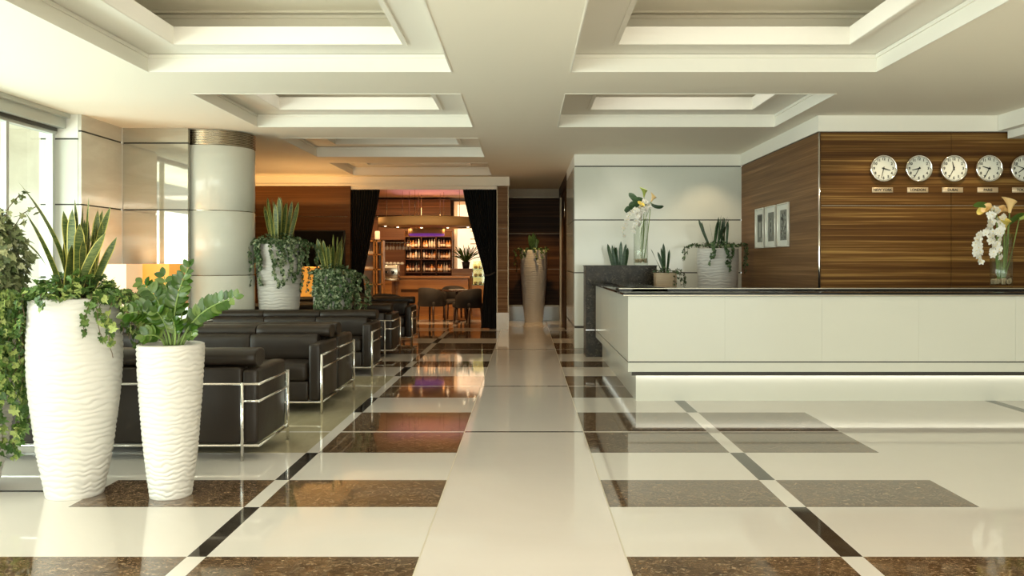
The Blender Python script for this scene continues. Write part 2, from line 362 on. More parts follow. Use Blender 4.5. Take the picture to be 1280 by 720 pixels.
# left side: pillar, mirror-polished wall and window wall
panel_wall('wall_pillar_front', 'x', 10.06, -5.75, -5.29, M['counter_white'], t=.3, z1=2.85)
panel_wall('wall_pillar_side', 'y', -5.25, 10.06, 11.075, M['panel_marble'], side=-1, t=.045, z1=2.943, fm=M['panel_marble'])
panel_wall('wall_mirror', 'x', 11.09, -5.25, -4.40, M['mirror_marble'], t=.08, fm=M['mirror_marble'])
b = MB(); b.box(-7.5,-7.3,11.0,17.5,0,ZC); b.box(-7.5,-5.3,11.2,11.35,0,ZC); struct(b.build('wall_lounge_left', M['wall_warm']))
XWN = -5.57
b = MB()
for y in (-5.5,-3.7,-1.9,-.1,1.7,3.5,5.3,7.2,9.12): b.box(XWN-.04,XWN+.02,y-.025,y+.025,.06,2.93,0)
b.box(XWN-.05,XWN+.03,9.97,10.02,.06,2.93,0)
b.box(XWN-.05,XWN+.03,-8,10.03,0,.06,0); b.box(XWN-.05,XWN+.04,-8,10.04,2.90,2.97,0)
w1 = struct(b.build('window_1', M['carpet_paint']))
b = MB(); b.quad((XWN,-8,.06),(XWN,10,.06),(XWN,10,2.9),(XWN,-8,2.9)); b.build('glass_pane', M['glass'], w1)
b = MB(); b.box(XWN-.06,XWN+.14,-8,10.05,2.97,3.09,0); b.box(XWN+.0,XWN+.20,-8,10.04,3.09,ZC-.001,0); b.box(XWN+.05,XWN+.07,-8,10.0,2.93,2.98,1); struct(b.build('trim_26', [M['carpet_paint'], M['reveal']]))
# entrance glazing behind the viewer
b = MB()
for x in (-5.5,-3.7,-1.9,0,1.9,3.7,5.5,7.1): b.box(x-.04,x+.04,-7.9,-7.8,0,3.1)
b.box(-5.6,7.2,-7.9,-7.8,0,.08); b.box(-5.6,7.2,-7.9,-7.8,2.4,2.48)
w2 = struct(b.build('window_2', M['carpet_paint'])); b = MB(); b.quad((-5.6,-7.85,0),(7.2,-7.85,0),(7.2,-7.85,3.1),(-5.6,-7.85,3.1)); b.build('glass_pane', M['glass'], w2)
# outside
b = MB(); b.box(-40,-5.62,-20,90,-.3,-.06); struct(b.build('ground', M['terrace']))
b = MB(); b.box(-27,-26,-10,80,-.06,3.4); b.box(-26.9,-26.2,-10,80,3.4,9)
for k in range(12): b.box(-26.05,-25.9,-5+k*6,-4.5+k*6,-.06,9)
tag(b.build('terrace_wall', M['facade']), 'pale terrace wall seen outside through the window glass', 'wall')
b = MB(); rnd = random.Random(3)
for k in range(1500):
    c = Vector((-12+rnd.uniform(-.5,.5), rnd.uniform(8,26), rnd.uniform(-.05,1.0))); a = rnd.uniform(0,6.3); e = rnd.uniform(-1,1)
    u = Vector((math.cos(a),math.sin(a),e))*.08; w = Vector((-math.sin(a),math.cos(a),.3))*.06
    b.quad(c-u,c-w,c+u,c+w)
b.box(-12.4,-11.6,8,26,-.06,.9)
tag(b.build('hedge', M['hedge']), 'low green hedge outside the window behind the pillar', 'hedge')['kind'] = 'stuff'

# ------------------------------------------------------------ column
col = empty('round_column', 'round white stone column with ribbed metal collar under the ceiling', 'column', (-4.24,11.67,0)); col['kind'] = 'structure'
b = MB()
for z0,z1 in ((.36,1.212),(1.222,2.07),(2.08,2.935)): b.lathe([(.502,z0),(.51,z0+.006),(.51,z1-.006),(.502,z1)],96,capb=False)
b.lathe([(.50,0),(.50,2.94)],96,m=1); b.lathe([(.512,0),(.512,.33)],96,capt=True)
b.build('shaft', [M['wall_white'], M['steel']], col)
b = MB(); pr = []
for k in range(9):
    z = 2.94 + k*.0222; pr += [(.495,z),(.515,z+.004),(.515,z+.015),(.495,z+.019)]
b.lathe(pr,96); b.build('collar', M['steel'], col)

# ------------------------------------------------------------ reception counter
X0, Y0, Y1, XR = 1.018, 8.46, 12.35, 7.1
rc = empty('reception_counter', 'long white reception counter with black top and glowing recessed plinth', 'counter', (X0, Y0, 0))
def rel(b):
    b.v = [(x-X0, y-Y0, z) for x, y, z in b.v]; return b
b = MB(); j = [X0+.963*k for k in range(7)] + [XR]
for k in range(len(j)-1):
    g = .0006; b.box(j[k]+(g if k else 0), j[k+1]-g, Y0, Y0+.04, .408, 1.055)
yy = [Y0+.001+.963*k for k in range(5)]; yy[-1] = Y1
for k in range(4): b.box(X0, X0+.04, yy[k]+(.04 if k == 0 else .0015), yy[k+1]-.0015, .408, 1.055)
b.box(X0, XR, Y0, Y0+.04, .304, .396); b.box(X0, X0+.04, Y0+.04, Y1, .304, .396)
rel(b).build('front_panel', M['counter_white'], rc)
b = MB(); b.box(X0+.012, XR, Y0+.012, Y0+.06, .299, 1.06); b.box(X0+.012, X0+.06, Y0+.02, Y1-.01, .299, 1.06); b.box(X0+.02,XR,Y0+.02,Y0+.5,.31,.33); b.box(X0+.02,X0+.5,Y0+.4,Y1-.02,.31,.33)
rel(b).build('carcass', M['reveal'], rc)
b = MB(); b.box(1.11, XR, 8.57, 8.60, 0, .31); b.box(1.11, 1.14, 8.6, Y1-.02, 0, .31)
rel(b).build('plinth', M['counter_white'], rc)
b = MB(); b.box(1.06, XR, 8.50, 8.515, .262, .299)
rel(b).build('light_shield', M['reveal'], rc)
b = MB(); b.rbox(.97, XR, Y0-.02, Y0+.62, 1.066, 1.09, .004, 2); b.rbox(.97, .97+.62, Y0+.60, 12.45, 1.066, 1.09, .004, 2)
b.box(.99, XR, 9.0, 9.35, 1.09, 1.118); b.box(1.13, 1.5, 9.0, 12.4, 1.09, 1.118)
rel(b).build('countertop', M['black'], rc)
b = MB(); b.box(.968, XR, Y0-.024, Y0-.018, 1.060, 1.070); b.box(.985, XR, 8.994, 9.0, 1.112, 1.120)
rel(b).build('metal_edge', M['dull_metal'], rc)
# dark stone cabinet closing the counter at the far end
sc_ = empty('stone_cabinet', 'dark speckled stone cabinet wall at the far end of the counter', 'cabinet', (.885,12.5,0))
b = MB(); b.box(0,.17,0,.5,0,1.33); b.box(.17,1.04,0,.5,0,1.33); b.build('body', M['granite'], sc_)
b = MB(); b.box(-.01,1.05,-.01,.51,1.33,1.345); b.build('top_slab', M['granite'], sc_)
b = MB(); b.box(-.004,.13,-.004,0,.392,.40); b.build('metal_inlay', M['chrome'], sc_)
b = MB(); b.rbox(1.6,2.6,11.7,12.4,0,.99,.005,1); b.box(1.58,2.62,11.68,12.42,.99,1.02)
tag(b.build('back_cabinet', M['granite']), 'low dark stone cabinet behind the counter carrying the square planter', 'cabinet')

# ------------------------------------------------------------ sofas
def make_sofa(w=1.1, label='', n=3):
    root = empty('sofa', label, 'sofa', group='dark leather sofas in the lounge')
    for s in (-1,1):
        b = MB(); x0, x1 = sorted((s*(w-.115), s*w)); b.rbox(x0,x1,-.345,.345,.115,.64,.028,3,puff=.006)
        b.build('armrest', M['leather'], root)
    b = MB(); b.rbox(-w+.115,w-.115,.19,.348,.115,.655,.02,3); b.build('backrest', M['leather'], root)
    b = MB(); b.rbox(-w+.115,w-.115,-.345,.19,.115,.295,.018,3); b.build('seat_base', M['leather'], root)
    W = (2*w-.24)/n
    for k in range(n):
        xa = -w+.12+k*W
        b = MB(); b.rbox(xa+.003,xa+W-.003,-.35,.12,.295,.455,.045,4,puff=.012); b.build('seat_cushion', M['leather'], root)
        b = MB(); b.roll(xa+.001,xa+W-.001,.105,.575,.088,.125,4,.012,crease=.006,seed=k*5); b.build('back_cushion', M['leather'], root)
    W = (2*w-.04)/n
    for k in range(n):
        xa = -w+.02+k*W
        b = MB(); b.roll(xa+.0005,xa+W-.0005,.225,.718,.125,.064,2.5,.008 if 0 < k < n-1 else .010,crease=.003,seed=k*7+3); b.build('bolster', M['leather'], root)
    b = MB(); r = .0095
    for s in (-1,1):
        x = s*(w+.012)
        for z in (.54,.42,.108): b.tube([(x,-.36,z),(x,.36,z)], r, 8)
        b.tube([(s*(w-.105),.36,.42),(s*(w+.012),.36,.42)], r, 8)
    for z in (.54,.108): b.tube([(-w-.012,.36,z),(w+.012,.36,z)], r, 8)
    b.tube([(-w-.012,-.36,.108),(w+.012,-.36,.108)], r, 8)
    b.build('frame', M['chrome'], root)
    for s in (-1,1):
        b = MB(); b.tube([(s*(w+.012),-.36,0),(s*(w+.012),-.36,.55)], .0125, 10); b.build('leg', M['chrome'], root)
        b = MB(); b.tube([(s*(w-.105),.362,0),(s*(w-.105),.362,.55)], .0125, 10); b.build('leg', M['chrome'], root)
    return root
sofas = [ (6.34, PI, 'dark leather sofa nearest the viewer, back turned, behind the front white planters'),
          (8.175, 0, 'dark leather sofa facing the viewer behind the nearest sofa, nearer of the back-to-back pair'),
          (8.925, PI, 'dark leather sofa facing away, standing back to back with the second sofa'),
          (10.74, 0, 'dark leather sofa facing the viewer in front of the round column'),
          (12.76, PI, 'dark leather sofa facing away, just beyond the one before the column'),
          (14.86, 0, 'farthest dark leather sofa, facing the viewer near the dark curtain') ]
s0 = make_sofa(1.1, sofas[0][2])
for i, (y, rz, lb) in enumerate(sofas):
    o = s0 if i == 0 else copytree(s0)
    dx = -1.885 - 1.1 - (.06 if i > 3 else 0)
    o.location = (dx, y, 0); o.rotation_euler = (0,0,rz); o['label'] = lb

# ------------------------------------------------------------ planters and plants
def pot(parent, prof, amp=.0085, pitch=.034, seed=0, mt='pot', n=144):
    b = MB(); H_ = prof[-1][1]; rnd = random.Random(seed)
    def R(z):
        for (r0,z0),(r1,z1) in zip(prof, prof[1:]):
            if z <= z1: t = (z-z0)/(z1-z0); return r0 + (r1-r0)*t
        return prof[-1][0]
    # smoothed profile
    def RS(z): return sum(R(max(0,min(H_,z+d))) for d in (-.08,-.04,0,.04,.08))/5
    nz = int(H_/pitch*7); off = seed*13.7
    pr = [(0,H_*k/nz) for k in range(nz+1)]
    def fn(r, z, t):
        c, s_ = math.cos(t), math.sin(t)
        ph = z/pitch + (.45*noise.noise(Vector((c*1.3+off, s_*1.3, z*3.2)))) + .38*noise.noise(Vector((c*4+off, s_*4, z*14))) + .5*noise.noise(Vector((c*2.6+off, s_*2.6, z*24)))
        e = min(1, z/.03, (H_-z)/.02)
        a = amp*(.75+.5*noise.noise(Vector((c*3, s_*3+off, z*6))))
        return RS(z) + (abs(math.sin(PI*ph))**.8-.5)*2*a*e*.5
    b.lathe(pr, n, fn=fn)
    r = prof[-1][0]
    b.lathe([(r-.0,H_),(r-.012,H_+.006),(r-.028,H_),(r-.035,H_-.09)], n, capb=False)
    b.build('pot', M[mt], parent)
    b = MB(); b.lathe([(.001,H_-.045),(r-.034,H_-.055)], 32, capb=False); b.build('soil', M['soil'], parent)
def ivy_leaf(b, c, d, up, s, m=0):
    d = d.normalized(); sd = d.cross(up)
    if sd.length < .01: sd = Vector((1,0,0))
    sd.normalize(); nn = sd.cross(d).normalized()
    pts = [(0,-.05),(.32,-.28),(.52,.05),(.34,.28),(.40,.55),(.16,.55),(0,1.0)]
    i = len(b.v)
    allp = pts + [(-x,y) for x,y in pts[1:-1]][::-1]
    b.v.append(tuple(c + d*(.3*s) - nn*(.07*s)))
    for x,y in allp: b.v.append(tuple(c + sd*(x*s) + d*(y*s) + nn*(-.10*s*(x*x*2)+.02*s)))
    n_ = len(allp)
    for k in range(n_): b.f.append((i, i+1+k, i+1+(k+1)%n_)); b.m.append(m); b.sm.append(False)
def rv(rnd, a=1): return Vector((rnd.uniform(-a,a),rnd.uniform(-a,a),rnd.uniform(-a,a)))
def ivy(parent, r, z, nmound=200, moundh=.12, moundr=None, trails=(), leaf=.05, seed=1, mt='ivy_front', density=55, name='ivy'):
    """mound on the rim + trails [(angle, length, outward)]"""
    rnd = random.Random(seed); b = MB(); moundr = moundr or r*1.15
    for k in range(nmound):
        a = rnd.uniform(0,2*PI); q = math.sqrt(rnd.random())*moundr
        h = moundh*(1-(q/moundr)**2)*rnd.uniform(.2,1.1) + rnd.uniform(0,.03)
        c = Vector((math.cos(a)*q, math.sin(a)*q, z+h))
        d = Vector((math.cos(a), math.sin(a), rnd.uniform(-.6,.5))) + rv(rnd,.7)
        ivy_leaf(b, c, d, Vector((0,0,1))+rv(rnd,.7), leaf*rnd.uniform(.6,1.2))
        if k % 4 == 0: b.tube([(c.x*.4, c.y*.4, z-.02), tuple(c)], .0016, 4, m=1, cap=False)
    for (a, ln, ow) in trails:
        p = Vector((math.cos(a)*r*.85, math.sin(a)*r*.85, z+.02)); pts = [p.copy()]
        st = .03; wob = rnd.uniform(0,6); n_ = max(4,int(ln/st))
        for k in range(n_):
            t = k/n_
            rad = Vector((math.cos(a),math.sin(a),0)); tan = Vector((-math.sin(a),math.cos(a),0))
            if p.xy.length < r+ow and k < n_*.6: v = rad*(1.2-.8*t) + Vector((0,0,.55 if p.xy.length < r+.005 else -.5))
            else: v = Vector((0,0,-1)) + rad*(.10 if p.xy.length < r+ow else -.12)
            v += tan*.35*math.sin(wob+k*.35) + rv(rnd,.25)
            p = p + v.normalized()*st; 
            if p.z < .03: break
            pts.append(p.copy())
        b.tube([tuple(q) for q in pts], .0022, 4, m=1, cap=False)
        for k in range(int(ln*density)):
            q = pts[min(len(pts)-1, int(rnd.random()*len(pts)))]
            rad = Vector((math.cos(a),math.sin(a),0))
            c = q + rv(rnd,.018)+rad*.008
            ivy_leaf(b, c, Vector((0,0,-.8))+rv(rnd,.9)+rad*.3, rad+rv(rnd,.45), leaf*rnd.uniform(.55,1.1))
    return b.build(name, [M[mt], M['stem_brown']], parent)
def blade(b, base, tip, w, bendv, n=14, m=0, edge=1, twist=.6, rnd=random, cup=.18):
    base, tip = Vector(base), Vector(tip); prev = None; L_ = (tip-base)
    sd0 = L_.cross(Vector((math.cos(twist*5),math.sin(twist*5),.1)))
    if sd0.length < .01: sd0 = Vector((1,0,0))
    sd0.normalize()
    for k in range(n+1):
        t = k/n; c = base + L_*t + Vector(bendv)*(t*t - t)*1.0
        ww = w*(.50+.62*math.sin(PI*min(1,.05+t*.72)))*(1 if t < .78 else max(.02,1-((t-.78)/.22)**2.4))
        d = (L_ + Vector(bendv)*(2*t-1)).normalized()
        sd = (Matrix.Rotation(twist*t, 3, d) @ sd0).normalized(); nn = sd.cross(d)
        row = [c+sd*(ww*x)+nn*(cup*ww*(x*x)) for x in (-.5,-.40,0,.40,.5)]
        i = len(b.v); b.v += [tuple(q) for q in row]
        if prev is not None:
            for q in range(4):
                b.f.append((prev+q,prev+q+1,i+q+1,i+q)); b.m.append(edge if q in (0,3) else m); b.sm.append(True)
        prev = i
def snake_plant(parent, z, spec=None, n=12, h=.4, spread=.1, w=.035, seed=2, mats=('snake','snake_edge'), name='snake_plant'):
    rnd = random.Random(seed); b = MB()
    if spec is None:
        spec = []
        for k in range(n):
            a = rnd.uniform(0,2*PI); q = math.sqrt(rnd.random())
            spec.append((math.cos(a)*q*spread*.6, math.sin(a)*q*spread*.6, math.cos(a)*q*spread*1.5, math.sin(a)*q*spread*1.2, h*rnd.uniform(.6,1), w*rnd.uniform(.8,1.1)))
    for s in spec:
        bx,by,tx,ty,hh,ww = s[:6]; bend = s[6] if len(s) > 6 else (rnd.uniform(-.03,.03),rnd.uniform(-.03,.03),0)
        blade(b, (bx,by,z-.03), (tx,ty,z+hh), ww, bend, twist=rnd.uniform(-1.2,1.2))
    return b.build(name, [M[mats[0]], M[mats[1]]], parent)

# --- front planter with snake plant (thing at x -2.715, y 5.13)
PB = [(.150,0),(.158,.01),(.208,.275),(.254,.66),(.262,.88),(.246,1.165),(.245,1.18)]
p1 = empty('planter', 'tall white rippled planter holding yellow-edged snake plant and ivy, left foreground', 'planter', (-2.715,5.13,0), group='white rippled planters')
pot(p1, PB, seed=1)
def loc(px, py, D, o): v = P(px,py,D) - o.location; return v
z0 = 1.15; D0 = 5.13
sp = []
def addb(bx, by_, tx, ty, w, bend=(0,0,0), dy=0, tdy=0):
    v = loc(bx, by_, D0, p1); t_ = loc(tx, ty, D0, p1); sp.append((v.x, dy, t_.x, dy+tdy, t_.z-z0, w*(1.3 if tx > 60 else 1.15), bend))
addb(88,365,35,229,.030,(-.32,0,0),0,-.1); addb(84,368,47,266,.030,(-.16,0,.05),-.03,-.1); addb(82,368,40,303,.028,(-.05,0,-.24),-.03,-.05)
addb(92,368,88,256,.034,(0,0,0),.02); addb(95,368,96,262,.040,(.02,0,0),-.05); addb(98,366,104,256,.034); addb(90,366,81,270,.036,(-.02,0,0),.06)
addb(101,366,126,256,.036,(.03,0,0),-.02); addb(106,366,135,258,.034,(.10,0,-.02),.03); addb(108,366,143,296,.034,(.08,0,.05),.0,.03)
addb(104,368,111,246,.014,(.02,0,0)); addb(94,368,89,248,.018,(-.02,0,0),.04); addb(108,366,117,262,.034,(0,0,0),.05); addb(100,368,121,262,.034,(.04,0,0),.07); addb(92,370,99,306,.055,(0,0,0),-.08)
addb(88,370,92,284,.036,(0,0,0),.08); addb(112,368,119,278,.03,(.0,0,0),.02); addb(98,368,92,268,.036,(0,0,0),-.02); addb(104,368,106,280,.045,(0,0,0),-.06); addb(96,368,100,275,.03,(0,0,0),.1); addb(107,368,113,300,.045,(0,0,0),-.08); addb(86,368,84,300,.03,(-.02,0,0),-.03); addb(110,367,126,276,.03,(.03,0,0),.02)
rnd = random.Random(91)
for k in range(12):
    bx = rnd.uniform(88,110); addb(bx,368,bx+(bx-99)*1.1+rnd.uniform(-4,4),rnd.uniform(262,310),rnd.uniform(.026,.04),(rnd.uniform(-.05,.05),0,0),rnd.uniform(-.08,.1),rnd.uniform(-.05,.05))
addb(100,368,142,292,.036,(.14,0,.04),-.05,-.05)
snake_plant(p1, z0, sp, mats=('snake','snake_edge'))
tr = [(PI*1.42,.2,.03),(0.0,.5,.14),(-.3,.4,.10),(-.1,.4,.18),(.25,.5,.14),(3.3,.6,.05),(3.5,.7,.04),(3.7,.55,.04),(3.2,.75,.06),(3.9,.35,.03),(3.6,.35,.04),(2.9,.45,.06),(.5,.4,.14),(3.45,.6,.03),(3.1,.55,.08),(-.5,.3,.06),(.1,.45,.2),(-.2,.5,.22)]+[(-.7+k*.12,.35+.25*((k*7)%5)/5,.06+.03*(k%5)) for k in range(12)]
ivy(p1, .245, 1.17, 560, .15, .29, tr, .046, 5, 'ivy_front')
# --- leftmost planter with tall ivy mass, cut by the frame
p0 = empty('planter', 'leftmost white rippled planter overgrown with ivy, cut by the photo edge', 'planter', (-3.42,5.2,0), group='white rippled planters')
pot(p0, [(r*1.08,z) for r,z in PB], seed=4)
rnd = random.Random(11); b = MB()
for k in range(2600):
    a = rnd.uniform(0,2*PI); z = 1.0+rnd.random()**1.1*.72; q = (.27+.05*math.sin(z*9+a*2))*math.sqrt(rnd.uniform(.35,1))*(1 if z < 1.5 else max(.3,1-(z-1.5)/.32*.55))
    c = Vector((.04+math.cos(a)*q, math.sin(a)*q, z)); rad = Vector((math.cos(a),math.sin(a),0))
    ivy_leaf(b, c, Vector((0,0,-.8))+rv(rnd,.9)+rad*.4, rad+rv(rnd,.6), .055*rnd.uniform(.6,1.15))
for (ang, top) in ((-.3,1.80),(.2,1.74),(-1.2,1.84),(2.2,1.8)):
    q = Vector((.04+math.cos(ang)*.2,math.sin(ang)*.2,1.55)); e = q + Vector((math.cos(ang)*.16,math.sin(ang)*.12,top-1.55)); b.tube([tuple(q),tuple((q+e)/2+Vector((0,0,.05))),tuple(e)],.003,4,m=1)
    for k in range(16): ivy_leaf(b, q.lerp(e, rnd.random())+rv(rnd,.03), rv(rnd,1)+Vector((0,0,.2)), rv(rnd,1), .04)
b.tube([(0,0,1.1),(.02,0,1.4),(.05,0,1.75)],.01,6,m=1); b.build('ivy', [M['ivy_pale'], M['stem_brown']], p0)
ivy(p0, .27, 1.17, 100, .1, .3, [(-.9,.9,.05),(-.6,.75,.12),(-.35,1.25,.08),(-1.2,.8,.05),(-.75,1.5,.06),(-.1,.7,.1),(-1.5,1.0,.04),(-.5,.5,.14),(.2,.6,.14),(-1.0,.55,.1),(-.2,.45,.17),(-.45,.6,.1),(-.3,1.15,.15),(-.2,1.0,.17),(-.6,1.1,.13),(-.4,1.2,.16)], .055, 8, 'ivy_front', 85, name='trailing_ivy')
# --- short planter with zz plant
p2 = empty('planter', 'shorter white rippled planter with glossy feather-leaved plant, beside the snake plant', 'planter', (-2.125,5.1,0), group='white rippled planters')
pot(p2, [(.112,0),(.12,.01),(.152,.28),(.18,.66),(.19,.895),(.19,.906)], seed=2, pitch=.03)
def zz(parent, stems, seed=3):
    rnd = random.Random(seed); b = MB()
    for (base, ctrl, tip, nl, ls) in stems:
        B, K, T = Vector(base), Vector(ctrl), Vector(tip); n = 16
        pts = [B*(1-t)**2 + K*2*t*(1-t) + T*t*t for t in [k/n for k in range(n+1)]]
        b.tube([tuple(p) for p in pts], [.0075-.005*k/n for k in range(n+1)], 6, m=1)
        for k in range(nl):
            t = .40+.60*k/(nl-1); c = B*(1-t)**2 + K*2*t*(1-t) + T*t*t; d = ((K-B)*(1-t)*2+(T-K)*2*t).normalized()
            sd = d.cross(Vector((0,-1,.25))).normalized()
            for s in (-1,1):
                ld = (d*.55 + sd*s + Vector((0,-.25,.15)) + rv(rnd,.16)).normalized()
                if k == nl-1 and s == 1: ld = d
                ln = ls*(.75+.35*math.sin(PI*min(1,.2+k/nl)))*rnd.uniform(.9,1.1); wd = ln*.32
                nrm = ld.cross(sd if abs(ld.dot(sd)) < .9 else d).normalized(); side = ld.cross(Vector((0,-1,.4))+rv(rnd,.3)).normalized(); nn = side.cross(ld)
                prof = [(0,.05),(.12,.55),(.35,.95),(.6,1.),(.82,.65),(1,.02)]
                i = len(b.v)
                for (u,wv) in prof:
                    pc = c+ld*(ln*u)-nn*(.10*ln*u*u)
                    b.v += [tuple(pc-side*wd*wv+nn*wd*.22*wv), tuple(pc), tuple(pc+side*wd*wv+nn*wd*.22*wv)]
                for q in range(len(prof)-1):
                    for e in (0,1):
                        b.f.append((i+3*q+e,i+3*q+e+1,i+3*q+e+4,i+3*q+e+3)); b.m.append(0); b.sm.append(True)
    return b.build('feather_leaves', [M['zz'], M['zz_stem']], parent)
def q2(px, py, dy=0): v = loc(px, py, 5.1+dy, p2); return (v.x, v.y, v.z)
st = [ (q2(219,432),q2(212,380),q2(236,334,.0),9,.075), (q2(226,432,-.03),q2(240,385,-.05),q2(294,372,-.1),11,.075),
       (q2(210,432,-.02),q2(200,380,-.05),q2(160,392,-.12),9,.085), (q2(212,432,.03),q2(210,380,.05),q2(178,354,.1),9,.08),
       (q2(222,432),q2(228,395),q2(229,368,.05),5,.05), (q2(206,432,-.05),q2(200,415,-.1),q2(180,420,-.16),6,.07),
       (q2(214,432,-.06),q2(208,400,-.12),q2(196,390,-.16),8,.075), (q2(228,432,-.02),q2(240,405,0),q2(240,420,-.12),6,.06),
       (q2(216,432,.05),q2(216,390,.1),q2(205,345,.12),8,.075), (q2(222,432,.04),q2(232,410,.08),q2(262,384,.12),7,.065),
       (q2(208,432,.06),q2(195,400,.12),q2(165,372,.16),8,.075), (q2(218,432,-.08),q2(222,410,-.1),q2(215,398,-.14),6,.06)]
zz(p2, st)
# --- lounge planters
p3 = empty('planter', 'tall white rippled planter with snake plant and trailing ivy beside the round column', 'planter', (-3.43,11.85,0), group='white rippled planters')
PT = [(.17,0),(.18,.01),(.24,.4),(.29,1.0),(.31,1.4),(.31,1.64)]
pot(p3, PT, seed=6, pitch=.045, amp=.009, n=96)
snake_plant(p3, 1.62, n=22, h=.68, spread=.2, w=.06, seed=21)
rnd = random.Random(31)
ivy(p3, .31, 1.64, 560, .14, .40, [(-PI/2+rnd.uniform(-1.3,1.3), rnd.uniform(.35,.85), rnd.uniform(.02,.08)) for k in range(18)]+[(PI+.45,.95,.10),(PI+.6,.7,.14),(PI+.8,.8,.12),(-.1,.8,.2),(-.35,.9,.14),(.2,.6,.2)], .038, 32, 'ivy_mid', 150)
p4 = empty('planter', 'lower white planter smothered in ivy with upright snake plant, before the dark curtain', 'planter', (-2.69,11.88,0), group='white rippled planters')
pot(p4, [(r*.96 if z < .5 else r*1.02,z*1.035) for r,z in PB], seed=7, pitch=.04, amp=.008, n=96)
snake_plant(p4, 1.2, n=16, h=.62, spread=.15, w=.06, seed=23, mats=('snake','snake_edge'))
ivy(p4, .25, 1.22, 600, .13, .32, [(-PI/2+rnd.uniform(-.75,1.5), rnd.uniform(.4,1.0), rnd.uniform(.02,.10)) for k in range(30)]+[(-.2,.8,.22),(.1,.7,.25),(-.5,.9,.2)], .038, 33, 'ivy_mid', 170)
# --- reception planters
p5 = empty('planter', 'tall white rippled planter with snake plant behind the counter, beside the picture wall', 'planter', (2.98,13.2,0), group='white rippled planters')
pot(p5, [(r*1.02,z*.975) for r,z in PT], seed=9, pitch=.045, amp=.008, n=96)
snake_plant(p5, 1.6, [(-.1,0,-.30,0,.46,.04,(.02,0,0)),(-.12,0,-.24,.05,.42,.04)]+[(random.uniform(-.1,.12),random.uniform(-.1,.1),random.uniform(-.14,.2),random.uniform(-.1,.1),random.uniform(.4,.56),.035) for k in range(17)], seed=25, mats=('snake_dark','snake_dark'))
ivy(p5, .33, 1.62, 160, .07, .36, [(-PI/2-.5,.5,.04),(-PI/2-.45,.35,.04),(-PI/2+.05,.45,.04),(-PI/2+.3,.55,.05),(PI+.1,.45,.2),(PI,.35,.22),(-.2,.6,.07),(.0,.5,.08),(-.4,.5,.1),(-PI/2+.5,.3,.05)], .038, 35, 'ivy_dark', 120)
p6 = empty('planter', 'small square beige planter with snake plant on the cabinet behind the counter', 'planter', (1.957,11.95,1.02))
b = MB(); 
for k in range(12): b.rbox(-.14-.003*(k%2),.14+.003*(k%2),-.14,.14,k*.0183,k*.0183+.018,.003,1)
b.box(-.13,.13,-.13,.13,.2,.222); b.build('pot', M['pot_wood'], p6)
snake_plant(p6, .22, [(-.02,0,-.2,0,.34,.035),(0,0,-.10,.02,.30,.035),(0,.02,-.02,.02,.42,.04),(.02,0,.03,0,.38,.04),(.02,.02,.06,0,.33,.035),(-.02,0,-.06,-.02,.36,.035)], seed=27, mats=('snake_dark','snake_dark'))
ivy(p6, .14, .22, 60, .05, .17, [(-.2,.4,.12),(-.4,.35,.08),(0,.3,.14),(-.7,.25,.03)], .035, 37, 'ivy_dark', 70)
p7 = empty('planter', 'dark snake plant rising behind the stone cabinet, left of the tall vase', 'planter', (1.47,13.3,0))
pot(p7, [(.13,0),(.2,.5),(.21,1.27)], seed=12, pitch=.045, n=72)
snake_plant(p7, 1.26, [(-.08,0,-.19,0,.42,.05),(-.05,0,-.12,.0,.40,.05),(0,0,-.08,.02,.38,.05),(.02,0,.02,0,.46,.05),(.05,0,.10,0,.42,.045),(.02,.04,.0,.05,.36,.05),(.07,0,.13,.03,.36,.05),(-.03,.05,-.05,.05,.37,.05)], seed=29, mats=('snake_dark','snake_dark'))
# --- corridor planter
p8 = empty('planter', 'tall tapered planter with small dark plant at the end of the corridor', 'planter', (.19,19.75,0), group='white rippled planters')
pot(p8, [(.2,0),(.21,.02),(.26,.5),(.31,1.2),(.31,1.66)], seed=14, pitch=.05, amp=.006, n=72, mt='pot')
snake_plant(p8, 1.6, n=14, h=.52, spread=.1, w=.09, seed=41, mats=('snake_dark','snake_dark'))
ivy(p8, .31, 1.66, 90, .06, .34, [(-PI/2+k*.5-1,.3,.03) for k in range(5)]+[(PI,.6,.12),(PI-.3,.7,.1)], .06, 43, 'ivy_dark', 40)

# ------------------------------------------------------------ vases with flowers
def vase(name_label, loc_, r, h, seed):
    o = empty('glass_vase', name_label, 'vase', loc_)
    b = MB(); b.lathe([(r*.9,0),(r,.02),(r,h),(r-.005,h),(r-.006,.03),(.001,.03)],40); b.build('vessel', M['vase_glass'], o)
    b = MB(); rnd = random.Random(seed)
    for k in range(60):
        a = rnd.uniform(0,6.28); q = math.sqrt(rnd.random())*(r-.02); b.rbox(math.cos(a)*q-.009,math.cos(a)*q+.009,math.sin(a)*q-.009,math.sin(a)*q+.009,.034+rnd.random()*.05,.054+rnd.random()*.05,.004,1)
    po = b.build('pebbles', M['pot_wood'], o); po['kind'] = 'stuff'
    return o
def orchid(b, c, d, s, rnd):
    d = d.normalized(); u = d.cross(Vector((0,0,1))).normalized(); w = u.cross(d)
    for k in range(5):
        a = PI/2+2*PI*k/5; e = u*math.cos(a)+w*math.sin(a); f = e.cross(d); ww = .42 if k in (1,4) else .28
        b.quad(c, c+e*s*.3-f*s*ww+d*.1*s, c+e*s*.68-f*s*ww*.95+d*.12*s, c+e*s*.92-f*s*ww*.3+d*.04*s, c+e*s*.92+f*s*ww*.3+d*.04*s, c+e*s*.68+f*s*ww*.95+d*.12*s, c+e*s*.3+f*s*ww+d*.1*s, m=0)
    b.rbox(c.x-.004,c.x+.004,c.y-.008,c.y,c.z-.004,c.z+.004,.001,1,m=1)
